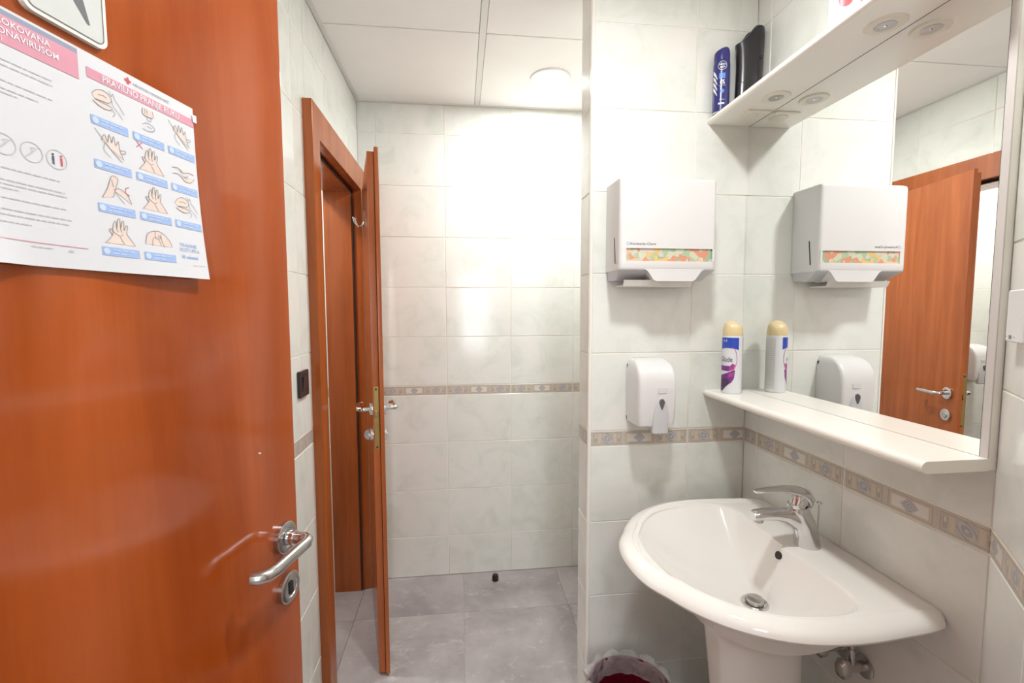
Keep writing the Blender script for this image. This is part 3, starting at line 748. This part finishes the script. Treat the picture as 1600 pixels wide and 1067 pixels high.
part('lens', loft([[(x, 1.2925, z) for x, z in drop], [(.6005 + (x - .6005) * .8, 1.2885, 1.137 + (z - 1.137) * .85) for x, z in drop]]), 'lens', sd, True)
part('badge', box(.5895, .6165, 1.2952, 1.2968, 1.1660, 1.1825, .0006, 1), 'label_white', sd)
part('badge_frame', lift(ribbon2([(.5905, 1.1670), (.6155, 1.1670), (.6155, 1.1815), (.5905, 1.1815)], .0006, True), lambda x, y: (x, 1.2948, y)), 'text_grey', sd)
part('badge_text', lift(text('CWS', .006, 'CENTER', 1.3), lambda x, y: (.603 + x, 1.2948, 1.1722 + y)), 'cap_cream', sd)

# a second one hangs on the back wall inside the cabin (seen in the mirror)
sd2 = sd.copy(); COL.objects.link(sd2); sd2.location = (-1.125, YB, 1.105)
sd2['label'] = 'white soap dispenser on the tiled wall inside the toilet cabin'
for ch in [o for o in COL.objects if o.parent == sd]:
    c = ch.copy(); COL.objects.link(c); c.parent = sd2
# ------------------------------------------------------------------ mirror cabinet board with two shelves
MX = .925; MY0, MY1 = .6865, YD - .001
mu = root('mirror_unit', (XM, 1.045, 1.57), 'white framed wall mirror with an upper spotlight shelf and a lower shelf', 'mirror')
part('back_board', box(MX + .002, XM - .0005, MY0 + .0005, MY1, 1.134, 2.021), 'white_laminate', mu)
part('side_rail', box(MX - .0015, MX + .0018, MY0, MY0 + .0128, 1.1545, 2.002, .0005, 1), 'frame_grey', mu)
part('mirror_glass', box(MX, MX + .0018, MY0 + .0135, MY1, 1.1545, 2.002), 'mirror', mu)
part('mirror_rim', join(box(MX - .0004, MX + .0018, MY0 + .0128, MY0 + .0142, 1.1545, 2.002), box(MX - .0006, MX + .001, MY0 + .013, MY1, 1.1545, 1.1553), box(MX - .0006, MX + .001, MY0 + .013, MY1, 2.0012, 2.002)), 'mirror_edge', mu)
def shelf(x0, z0, z1):
    r = (z1 - z0) / 2
    prof = [(MX + .0015, z0), (MX + .0015, z1)] + [(x0 + r - r * math.sin(a), z0 + r + r * math.cos(a)) for a in [R_(22.5 * k) for k in range(9)]]
    V, Fc = loft([[(x, MY0 - .001, z) for x, z in prof], [(x, MY1, z) for x, z in prof]])
    return V, Fc
part('lower_shelf', shelf(.793, 1.133, 1.155), 'white_laminate', mu, True)
us = part('upper_shelf', shelf(.782, 2.002, 2.021), 'white_laminate', mu, True)
for x, y in ((.872, .882), (.868, 1.203)):
    sp_ = part('spotlight', lathe((x, y, 0), [(.0185, 2.003), (.0185, 1.9990), (.022, 1.9975), (.034, 1.9985), (.0375, 2.0022)], 36), 'spot_ring', mu, True)
    cup = part('reflector', lathe((x, y, 0), [(.0183, 1.9985), (.0165, 2.0003), (.006, 2.0015), (.004, 2.0005)], 30), 'ribbed_reflector', sp_, True)
    part('bulb', join(lathe((x, y, 0), [(.003, 2.0005), (.0042, 1.9995), (.0035, 1.9985), (.001, 1.998)], 14)), 'chrome', sp_, True)
part('blank_cap', lathe((.876, 1.335, 0), [(.026, 2.0025), (.026, 2.0005), (.022, 1.9995), (.001, 1.9995)], 30), 'spot_ring', mu, True)
part('cover_plate', box(.843, .918, 1.283, 1.300, 1.9985, 2.0022, .001, 1), 'spot_ring', mu)
part('cover_plate', box(.843, .918, .745, .762, 1.9985, 2.0022, .001, 1), 'spot_ring', mu)

# ------------------------------------------------------------------ things on the shelves
def wrap(c, r, ang0, vf2, z0, sc=1.0):
    """wrap 2D shapes on a cylinder; ang0 = direction (radians) of x=0, text runs to the viewer's right"""
    out = []
    for x, y in vf2[0]:
        a = ang0 + x * sc / r
        out.append((c[0] + r * math.cos(a), c[1] + r * math.sin(a), z0 + y * sc))
    return out, vf2[1]
def j2(*v):
    V, Fc = join(*[([(x, y, 0) for x, y in q[0]], q[1]) for q in v]); return [(x, y) for x, y, _ in V], Fc
# air freshener on lower shelf
ca = (.850, 1.338); az = 1.155; ar = .0300
ae = root('air_freshener_can', (ca[0], ca[1], az), 'white and purple air freshener can with cream cap, on the lower mirror shelf', 'spray can')
part('can', lathe((ca[0], ca[1], az), [(.0275, 0), (ar, .003), (ar, .176), (.0285, .182)], 40), 'label_white', ae, True)
capr = []
for r_c, h, sl_ in ((.0285, .180, 0), (.0292, .184, 0), (.0290, .196, .002), (.0272, .208, .006), (.0235, .217, .009), (.016, .223, .008), (.006, .226, .004)):
    capr.append([(ca[0] + r_c * math.cos(a), ca[1] + r_c * math.sin(a), az + h - sl_ * (math.cos(a - R_(-60)) * .5 + .0)) for a in [2 * math.pi * k / 36 for k in range(36)]])
part('cap', loft(capr), 'cap_cream', ae, True)
view = math.atan2(-ca[1], -ca[0])           # direction towards the viewer
A0 = view - .35                              # label centre turned a little left
rr = ar + .0004
def blk(x0, y0, x1, y1, n=14): return rect2(x0, y0, x1, y1, n, 1)
topblue = rect2(-.030, .150, .030, .176, 24, 1)
vtx = [(x, y - (0 if y > .16 else (.012 * ((abs(x)) / .030) ** 2 - .010 * (1 - (x / .03) ** 2) * -.6))) for x, y in topblue[0]]
part('blue_band', wrap(ca, rr, A0, (vtx, topblue[1]), az), 'label_blue', ae, True)
part('lavender_print', wrap(ca, rr, A0, j2(rect2(-.030, .072, .004, .088, 14, 1), scan([(-.030, .020), (-.018, .012), (-.006, .026), (.010, .036), (.018, .050), (.020, .076), (.006, .070), (-.012, .062), (-.030, .056)])), az), 'lavender', ae)
part('magenta_print', wrap(ca, rr + .0002, A0, j2(scan([(.004, .072), (.016, .078), (.020, .092), (.012, .096), (.002, .084)]), scan([(.000, .052), (.016, .056), (.018, .070), (.004, .066)])), az), 'magenta', ae)
part('flower_print', wrap(ca, rr + .0002, A0, j2(scan([(-.028, .010), (-.020, .006), (-.008, .020), (.006, .034), (.002, .046), (-.016, .050), (-.028, .044)])), az), 'flower_dark', ae)
arc = [(.004 + .021 * math.cos(a), .110 + .040 * math.sin(a)) for a in [R_(-75 + 150 * k / 16) for k in range(17)]]
part('ring_print', wrap(ca, rr + .0003, A0, ribbon2(arc, .0016), az), 'magenta', ae)
part('label_text', join(wrap(ca, rr + .0007, A0, ([(x - .028, y + .101) for x, y in text('Glade', .022, 'LEFT', .78)[0]], text('Glade', .022, 'LEFT', .78)[1]), az)), 'text_dark', ae)
part('band_text', wrap(ca, rr + .0004, A0, ([(x - .004, y + .163) for x, y in text('1-1', .011, 'RIGHT', 1, .0003)[0]], text('1-1', .011, 'RIGHT', 1, .0003)[1]), az), 'label_white', ae)
AB = view + math.pi * .62
part('back_panel', wrap(ca, rr, AB, rect2(-.020, .012, .020, .172, 16, 1), az), 'label_grey', ae, True)
random.seed(5)
bt = []
for k_ in range(20):
    y = .024 + k_ * .0062
    for wv, wf in words(-.018, .016, y, .0014): bt.append((wv, wf))
part('back_text', wrap(ca, rr + .0003, AB, j2(*bt, ribbon2(circle2(-.004, .155, .006, 20), .0006, True)), az), 'text_pale', ae)

# blue deodorant can on upper shelf
cb = (.808, 1.374); bz = 2.021; br = .0238
bd = root('deodorant_can', (cb[0], cb[1], bz), 'dark blue deodorant spray can with white stripes, end of the upper mirror shelf', 'spray can')
part('can', lathe((cb[0], cb[1], bz), [(.0225, 0), (br, .003), (br, .146), (.0230, .153), (.0226, .157)], 36), 'bottle_blue', bd, True)
part('rim', lathe((cb[0], cb[1], bz), [(.0226, .0002), (.0243, .001), (.0243, .0035), (.0238, .0045)], 36), 'chrome', bd, True)
cr_ = []
for r_c, h, sl_ in ((.0226, .157, 0), (.0228, .170, 0), (.0222, .182, .001), (.020, .189, .004), (.015, .193, .005), (.005, .195, .002)):
    cr_.append([(cb[0] + r_c * math.cos(a), cb[1] + r_c * math.sin(a), bz + h + sl_ * (math.cos(a - R_(-20)))) for a in [2 * math.pi * k / 32 for k in range(32)]])
part('cap', loft(cr_), 'bottle_blue', bd, True)
vb = math.atan2(-cb[1], -cb[0]); r2_ = br + .0004; Ab = vb + .10
part('logo_ring', wrap(cb, r2_, Ab, ribbon2(circle2(0, .137, .0125, 28), .0012, True), bz), 'label_white', bd)
t1, t2, t3 = text('NIVEA', .0078, 'CENTER', .85, .0002), text('MEN', .0078, 'CENTER', .9, .0002), text('0%', .019, 'CENTER', .62, .0004)
part('label_text', wrap(cb, r2_ + .0007, Ab, j2(([(x, y + .1375) for x, y in t1[0]], t1[1]), ([(x, y + .1295) for x, y in t2[0]], t2[1]), ([(x + .001, y + .082) for x, y in t3[0]], t3[1]), rect2(-.009, .0775, .011, .0785, 10, 1), rect2(-.007, .036, .009, .0372, 10, 1), rect2(-.010, .023, .008, .028, 10, 1)), bz), 'label_white', bd)
part('print_light', wrap(cb, r2_, Ab, j2(rect2(-.009, .099, .009, .115, 6, 1), scan(circle2(.001, .062, .006, 16))), bz), 'light_blue', bd)
part('stripes', wrap(cb, r2_, Ab, j2(*[scan([(-.030, q + .018), (-.020, q + .006), (-.014, q - .010), (-.014, q - .0145), (-.022, q - .002), (-.030, q + .006)]) for q in (.112, .096, .080, .064)]), bz), 'label_white', bd)

# black bottle beside it
bb = root('black_bottle', (.875, 1.352, 2.021), 'tall glossy black bottle with slanted top, behind the blue spray can', 'bottle')
rings = []
BZ = 2.021
for h, hw, hd_ in ((0, .040, .021), (.004, .0425, .0235), (.04, .043, .025), (.09, .0415, .025), (.14, .0405, .0245), (.19, .043, .0245), (.225, .0455, .0245)):
    rings.append([(.894 + hw * math.cos(a), 1.368 + hd_ * math.sin(a) * 1.0, BZ + h) for a in [2 * math.pi * k / 36 for k in range(36)]])
def top_h(x):
    q = (x - .849) / .09
    return .204 + .056 * (1 / (1 + math.exp(-(q - .35) * 8))) - .014 * max(0, q - .75) ** 2 * 8
top = [(x, y, BZ + top_h(x)) for x, y, _ in rings[-1]]
cen = [(.894 + (x - .894) * .8, 1.368 + (y - 1.368) * .75, z + .004) for x, y, z in top]
for rg in rings:
    for i_, (x, y, z) in enumerate(rg): rg[i_] = (x, y, min(z, BZ + top_h(x) - .006 - (.225 - (z - BZ)) * .02) if z - BZ > .18 else z)
part('body', loft(rings[:4]), 'black_gloss', bb, True)
part('cap', loft([[(x, y, z + .0006) for x, y, z in rings[3]]] + rings[4:] + [top, cen]), 'black_gloss', bb, True)
part('cap_seam', loft([[(.894 + .0418 * math.cos(a), 1.368 + .0253 * math.sin(a), BZ + z) for a in [2 * math.pi * k / 36 for k in range(36)]] for z in (.0895, .0912)]), 'dark_slot', bb)
part('dimple', lathe((.919, 1.3455, BZ + .165), [(.005, .001), (.005, -.0004), (.003, -.0006)], 16, 'y'), 'dark_slot', bb)
random.seed(3)
lt = []
for k_ in range(9):
    x = .868 + k_ * .0062; z0 = BZ + .012; z1 = BZ + random.uniform(.035, .062)
    yv = 1.368 - .0256 * math.sqrt(max(0, 1 - ((x - .894) / .0438) ** 2)) - .0006
    lt.append(([(x, yv, z0), (x + .0012, yv, z0), (x + .004, yv, z1), (x + .0034, yv, z1)], [(0, 1, 2, 3)]))
part('label_lines', join(*lt), 'text_pale', bb)

# white bottle with red label near the front of the shelf
cwb = (.868, .985)
rbz = 2.021
wbt = root('white_bottle', (cwb[0], cwb[1], rbz), 'white bottle with red oval label on the upper mirror shelf', 'bottle')
part('body', lathe((cwb[0], cwb[1], rbz), [(.026, 0), (.029, .003), (.030, .03), (.030, .12), (.027, .135), (.014, .145), (.013, .150)], 36, sx=1, sy=1.0), 'label_white', wbt, True)
part('cap', lathe((cwb[0], cwb[1], rbz), [(.0135, .1505), (.0135, .172), (.012, .174)], 24), 'label_white', wbt, True)
vw = math.atan2(-cwb[1], -cwb[0])
part('red_label', wrap(cwb, .0306, vw + .1, scan(circle2(0, .082, .014, 26, .018)), rbz), 'label_red', wbt)
part('label_ring', wrap(cwb, .0308, vw + .1, ribbon2(circle2(0, .082, .016, 26, .021), .0008, True), rbz), 'label_red', wbt)
ts_ = []
random.seed(9)
for k_ in range(4): ts_ += words(-.011, .013, .055 - k_ * .006, .0014)
part('label_text', wrap(cwb, .0307, vw + .15, j2(*ts_), rbz), 'text_pale', wbt)

# ------------------------------------------------------------------ washbasin
SC = 1.027
half = [(XM - .0012, .268), (.938, .281), (.925, .290), (.885, .297), (.845, .301), (.76, .308), (.68, .306), (.61, .292), (.55, .265), (.500, .228), (.458, .178), (.436, .140), (.410, .095), (.397, .050), (.393, 0)]
pts = [(x, y, 0) for x, y in half] + [(x, -y, 0) for x, y in half[-2::-1]]
OUT = [(p.x, p.y) for p in smoothpath(pts, 5)]
# add points along the wall edge
nb = 24
OUT += [(XM - .0012, -.268 + .536 * k / nb) for k in range(1, nb)]
n_ = len(OUT)
bh_ = [(.812, 0), (.812, .06), (.812, .12), (.810, .18), (.800, .222), (.77, .246), (.71, .253), (.63, .244), (.56, .214), (.505, .165), (.470, .105), (.459, .05), (.456, 0)]
bp = [(x, y, 0) for x, y in bh_] + [(x, -y, 0) for x, y in bh_[-2:0:-1]] + [(.8, 0, 0)]
BPL = [(p.x, p.y) for p in smoothpath(bp, 8)]
def by_angle(poly, c, ang):
    d = (math.cos(ang), math.sin(ang)); best = None
    for i in range(len(poly)):
        a, b_ = poly[i], poly[(i + 1) % len(poly)]
        ex, ey = b_[0] - a[0], b_[1] - a[1]; den = d[0] * ey - d[1] * ex
        if abs(den) < 1e-12: continue
        t_ = ((a[0] - c[0]) * ey - (a[1] - c[1]) * ex) / den; s_ = ((a[0] - c[0]) * d[1] - (a[1] - c[1]) * d[0]) / den
        if t_ > 0 and -1e-6 <= s_ <= 1 + 1e-6 and (best is None or t_ < best): best = t_
    return (c[0] + d[0] * best, c[1] + d[1] * best)
DC = (.735, 0.0)
angs = [math.atan2(y - DC[1], x - DC[0]) for x, y in OUT]
BW = [by_angle(BPL, DC, a) for a in angs]
def lp(P, Q, t_): return [(p[0] + (q[0] - p[0]) * t_, p[1] + (q[1] - p[1]) * t_) for p, q in zip(P, Q)]
def inset(P, d):  # pull towards drain centre by a fixed distance, keeping the wall edge on the wall
    out = []
    for x, y in P:
        vx, vy = DC[0] - x, DC[1] - y; L_ = math.hypot(vx, vy)
        nx, ny = x + vx / L_ * d, y + vy / L_ * d
        if x > XM - .004: nx = XM - .0012
        elif x > .9: nx = max(nx, x + (nx - x) * (XM - x) / .045)
        out.append((nx, ny))
    return out
def ringz(P, z): return [(x, SC + y, z if z <= .8205 else .8205 + (z - .8205) * min(1, max(0, (XM - .003 - x) / .07))) for x, y in P]
DP = [(DC[0] + .031 * math.cos(a), DC[1] + .031 * math.sin(a)) for a in angs]
PD = [(.745 + .085 * math.cos(a), .085 * math.sin(a)) for a in angs]
zt = .830
S = [ringz(PD, .655), ringz(lp(PD, OUT, .35), .664), ringz(inset(OUT, .15), .705), ringz(inset(OUT, .11), .728), ringz(inset(OUT, .070), .754), ringz(inset(OUT, .030), .782), ringz(inset(OUT, .012), .790), ringz(inset(OUT, .003), .797), ringz(OUT, .803), ringz(inset(OUT, .002), .809), ringz(inset(OUT, .007), .8155), ringz(inset(OUT, .016), .8215), ringz(inset(OUT, .027), .8255), ringz(inset(OUT, .034), .8275), ringz(inset(OUT, .0365), .8245), ringz(inset(OUT, .046), .8240), ringz(inset(OUT, .0485), .8205)]
I40 = inset(OUT, .0485)
S += [ringz(lp(I40, BW, .35), .8215), ringz(lp(I40, BW, .7), .8205), ringz(lp(I40, BW, .93), .8190), ringz(BW, .8165)]
for k_ in range(1, 15):
    t_ = k_ / 14
    S.append(ringz(lp(BW, DP, t_), .8165 - .1425 * (1 - (1 - t_) ** 1.35) ** .97))
wbs = root('washbasin', (.74, SC, 0), 'white ceramic washbasin with rounded front on a pedestal, under the mirror', 'washbasin')
part('basin', loft(S, cap0=True, cap1=True), 'ceramic', wbs, True)
part('sealant', box(XM - .0050, XM - .0012, SC - .262, SC + .262, .8165, .8220, .0015, 2), 'trim_strip', wbs, True)
dr = part('drain', lathe((DC[0], SC, 0), [(.0315, .6735), (.0325, .6765), (.030, .6785), (.024, .6765), (.0235, .6745)], 36), 'chrome', wbs, True)
part('plug', lathe((DC[0], SC, 0), [(.0215, .675), (.0215, .683), (.0205, .6875), (.015, .6895), (.002, .690)], 32), 'satin_steel', dr, True)
# overflow hole
q0 = by_angle(BPL, DC, 0.0); ov_x = DC[0] + (q0[0] - DC[0]) * (1 - .06)
tn = Vector((-.92, 0, .25)).normalized()
part('overflow', loft([[Vector((.7985, SC, .7955)) + tn * hh + Vector((0, rr_ * math.cos(a), 0)) + tn.cross(Vector((0, 1, 0))) * rr_ * 1.15 * math.sin(a) for a in [2 * math.pi * k / 24 for k in range(24)]] for rr_, hh in ((.0085, -.004), (.0085, .0065))]), 'dark_slot', wbs)
# pedestal
pdr = []
for z, rx, ry, cx_ in ((0, .103, .104, .79), (.02, .100, .101, .79), (.10, .086, .088, .79), (.30, .084, .082, .782), (.50, .092, .089, .770), (.62, .098, .094, .762), (.657, .102, .098, .760)):
    ring = []
    for k_ in range(40):
        a = 2 * math.pi * k_ / 40; c_, s_ = math.cos(a), math.sin(a)
        ring.append((min(cx_ + math.copysign(abs(c_) ** .8, c_) * rx * 1.15 - .04, .90), SC - .01 + math.copysign(abs(s_) ** .85, s_) * ry, z))
    pdr.append(ring)
part('pedestal', loft(pdr), 'ceramic', wbs, 'all')
# supply valves under basin (mostly hidden)
vp = root('angle_valve', (XM - .001, .93, .57), 'dull chrome angle valves and hoses on the wall under the washbasin', 'valve')
for i_, y in enumerate((.918, .985)):
    vn = part('valve_body', join(tube([(XM - .001, y, .575), (XM - .045, y, .575)], .011, 16), lathe((XM - .0, y, .575), [(.026, -.001), (.026, -.004), (.014, -.008)], 24, 'x'), tube([(XM - .035, y, .575), (XM - .035, y, .62)], .007, 12)), 'satin_steel', vp, True)
    part('valve_knob', lathe((XM - .06, y, .575), [(.009, .018), (.016, .012), (.017, 0), (.012, -.008), (.004, -.010)], 20, 'x', 1, 1.5), 'satin_steel', vn, True)
    part('hose', tube(smoothpath([(XM - .035, y, .62), (XM - .045, y + .01, .66), (XM - .08, SC, .715)], 6), .0055, 10), 'satin_steel', vp, True)

# ------------------------------------------------------------------ faucet
fx, fy, fz = .868, SC - .002, .8195
fa = root('faucet', (fx, fy, fz), 'chrome single-lever basin mixer tap on the washbasin deck', 'tap')
def oval(c, d, ru, rv, seg=24, upv=(0, 1, 0)):
    d = Vector(d).normalized(); u_ = Vector(upv); v_ = d.cross(u_).normalized(); c = Vector(c)
    return [c + u_ * ru * math.cos(a) + v_ * rv * math.sin(a) for a in [2 * math.pi * k / seg for k in range(seg)]]
body = [((.872, fz), (0, 0, 1), .0300, .0315), ((.870, fz + .005), (-.05, 0, 1), .0290, .0305), ((.866, fz + .031), (-.15, 0, 1), .0265, .0285), ((.858, fz + .056), (-.3, 0, 1), .0260, .0290), ((.846, fz + .078), (-.45, 0, 1), .0255, .0290), ((.842, fz + .094), (-.25, 0, 1), .0245, .0265), ((.840, fz + .104), (-.1, 0, 1), .0220, .0225)]
part('body', loft([oval((x, fy, z), d, a, b_) for (x, z), d, a, b_ in body]), 'chrome', fa, True)
spt = [((.862, fz + 0.0570), (-1, 0, .35), 0.0216, 0.0312), ((.835, fz + 0.0727), (-1, 0, .25), 0.0227, 0.0260), ((.805, fz + 0.0837), (-1, 0, .16), 0.0205, 0.0182), ((.775, fz + 0.0879), (-1, 0, .05), 0.0189, 0.0149), ((.748, fz + 0.0879), (-1, 0, -.08), 0.0181, 0.0143), ((.728, fz + 0.0860), (-1, 0, -.12), 0.0173, 0.0137), ((.719, fz + 0.0851), (-1, 0, -.12), 0.0135, 0.0104)]
spo = part('spout', loft([oval((x, fy, z), d, a, b_) for (x, z), d, a, b_ in spt]), 'chrome', fa, True)
part('aerator', lathe((.735, fy, fz), [(.0115, .079), (.0120, .071), (.0105, .069), (.004, .0695)], 24), 'satin_steel', spo, True)
part('cartridge_collar', loft([oval((.838 + q * -.004, fy, fz + 0.1015 + q * .012), (-.15, 0, 1), .0200 - q * .001, .0205 - q * .001) for q in (0, .5, 1)]), 'chrome', fa, True)
lv = [((.872, fz + 0.1015), (-.2, 0, 1), .010, .006), ((.868, fz + 0.1203), (-.6, 0, 1), .0195, .014), ((.857, fz + 0.1344), (-1, 0, .9), .0225, .0155), ((.838, fz + 0.1429), (-1, 0, .35), .0230, .0125), ((.812, fz + 0.1485), (-1, 0, .1), .0200, .0085), ((.785, fz + 0.1504), (-1, 0, 0), .0165, .0060), ((.758, fz + 0.1499), (-1, 0, -.06), .0145, .0045), ((.734, fz + 0.1476), (-1, 0, -.12), .0125, .0035), ((.724, fz + 0.1462), (-1, 0, -.12), .0085, .0022)]
part('lever', join(loft([oval((x, fy, z), d, a, b_) for (x, z), d, a, b_ in lv]), loft([oval((.842, fy, fz + 0.1109), (0, 0, 1), .0200, .0205), oval((.846, fy, fz + 0.1260), (0, 0, 1), .0195, .0205), oval((.848, fy, fz + 0.1372), (0, 0, 1), .0150, .0160)])), 'chrome', fa, True)
rod = part('pull_rod', tube([(.902, fy + .004, fz - .001), (.902, fy + .004, fz + .108)], .0022, 10), 'satin_steel', fa, True)
part('rod_knob', lathe((.902, fy + .004, fz + .108), [(.0025, -.004), (.0085, -.001), (.0085, .0015), (.003, .003)], 18), 'chrome', rod, True)

# ------------------------------------------------------------------ waste bin with clear liner
bc = (.487, 1.222)
bn = root('waste_bin', (bc[0], bc[1], 0), 'dark red waste bin with clear bag liner on the floor under the basin', 'bin')
ns = 96
def bring(r, z, rib=0.0): return [(bc[0] + (r + (rib if k % 2 else 0)) * math.cos(2 * math.pi * k / ns), bc[1] + (r + (rib if k % 2 else 0)) * math.sin(2 * math.pi * k / ns), z) for k in range(ns)]
part('bucket', loft([bring(.090, .001), bring(.094, .02), bring(.117, .288), bring(.123, .292), bring(.123, .304), bring(.117, .306), bring(.114, .298, .0), bring(.111, .26, .003), bring(.091, .02, .003)]), 'red_plastic', bn, True)
random.seed(21)
bgr = []
def fold(k, sd_, am):
    a = 2 * math.pi * k / ns
    return am * (.5 * math.sin(7 * a + sd_) + .5 * math.sin(13 * a + sd_ * 2.3) + .35 * math.sin(23 * a + sd_ * 4.1) + random.uniform(-.35, .35))
for q_, (r, z, am) in enumerate(((.106, .255, .002), (.111, .296, .0012), (.116, .314, .007), (.124, .320, .009), (.131, .312, .011), (.133, .290, .008), (.130, .266, .005))):
    bgr.append([(bc[0] + (r + fold(k, q_ * .6, am)) * math.cos(2 * math.pi * k / ns), bc[1] + (r + fold(k, q_ * .6, am)) * math.sin(2 * math.pi * k / ns), z + fold(k, 3 + q_ * .5, am)) for k in range(ns)])
part('liner_bag', loft(bgr, False, False), 'bag', bn, 'all', label='crumpled clear plastic liner folded over the rim')

# ------------------------------------------------------------------ thermostat on slanted wall
def DE(t_, h, z): return E0 + EU * t_ + EN * h + Vector((0, 0, z))
th = root('thermostat', tuple(DE(.105, 0, 1.41)), 'white square wall control box on the slanted tiled wall at the right edge', 'control box')
part('housing', xf(box(.066, .146, 0, .016, 1.367, 1.450, .003, 3), DE), 'white_plastic', th, True)
tt_ = text('CLIMATE', .0085, 'CENTER', 1.0, .0002)
part('marking', join(lift(([(x, y) for x, y in text('|||||||', .0065, 'CENTER', 1.2, .0003)[0]], text('|||||||', .0065, 'CENTER', 1.2, .0003)[1]), lambda x, y: DE(.092 + x, .0163, 1.3735 + y)), xf(box(.070, .0715, .016, .0164, 1.374, 1.3765), DE), xf(box(.110, .1115, .016, .0164, 1.374, 1.3765), DE)), 'text_grey', th)

# ------------------------------------------------------------------ door stopper on the floor
st = root('door_stop', (.166, 2.286, 0), 'small black rubber door stop on the floor by the back wall', 'door stop')
part('rubber', lathe((.166, 2.286, 0), [(.014, 0), (.0165, .004), (.0165, .022), (.013, .030), (.004, .033)], 24), 'black_rubber', st, True)
part('base_ring', lathe((.166, 2.286, 0), [(.0175, 0), (.0175, .0025), (.0165, .0032)], 24), 'dark_slot', st, True)
for o in list(COL.objects):
    if o.type == 'MESH' and o.name.split('.')[0] in STUFF: o['kind'] = 'stuff'
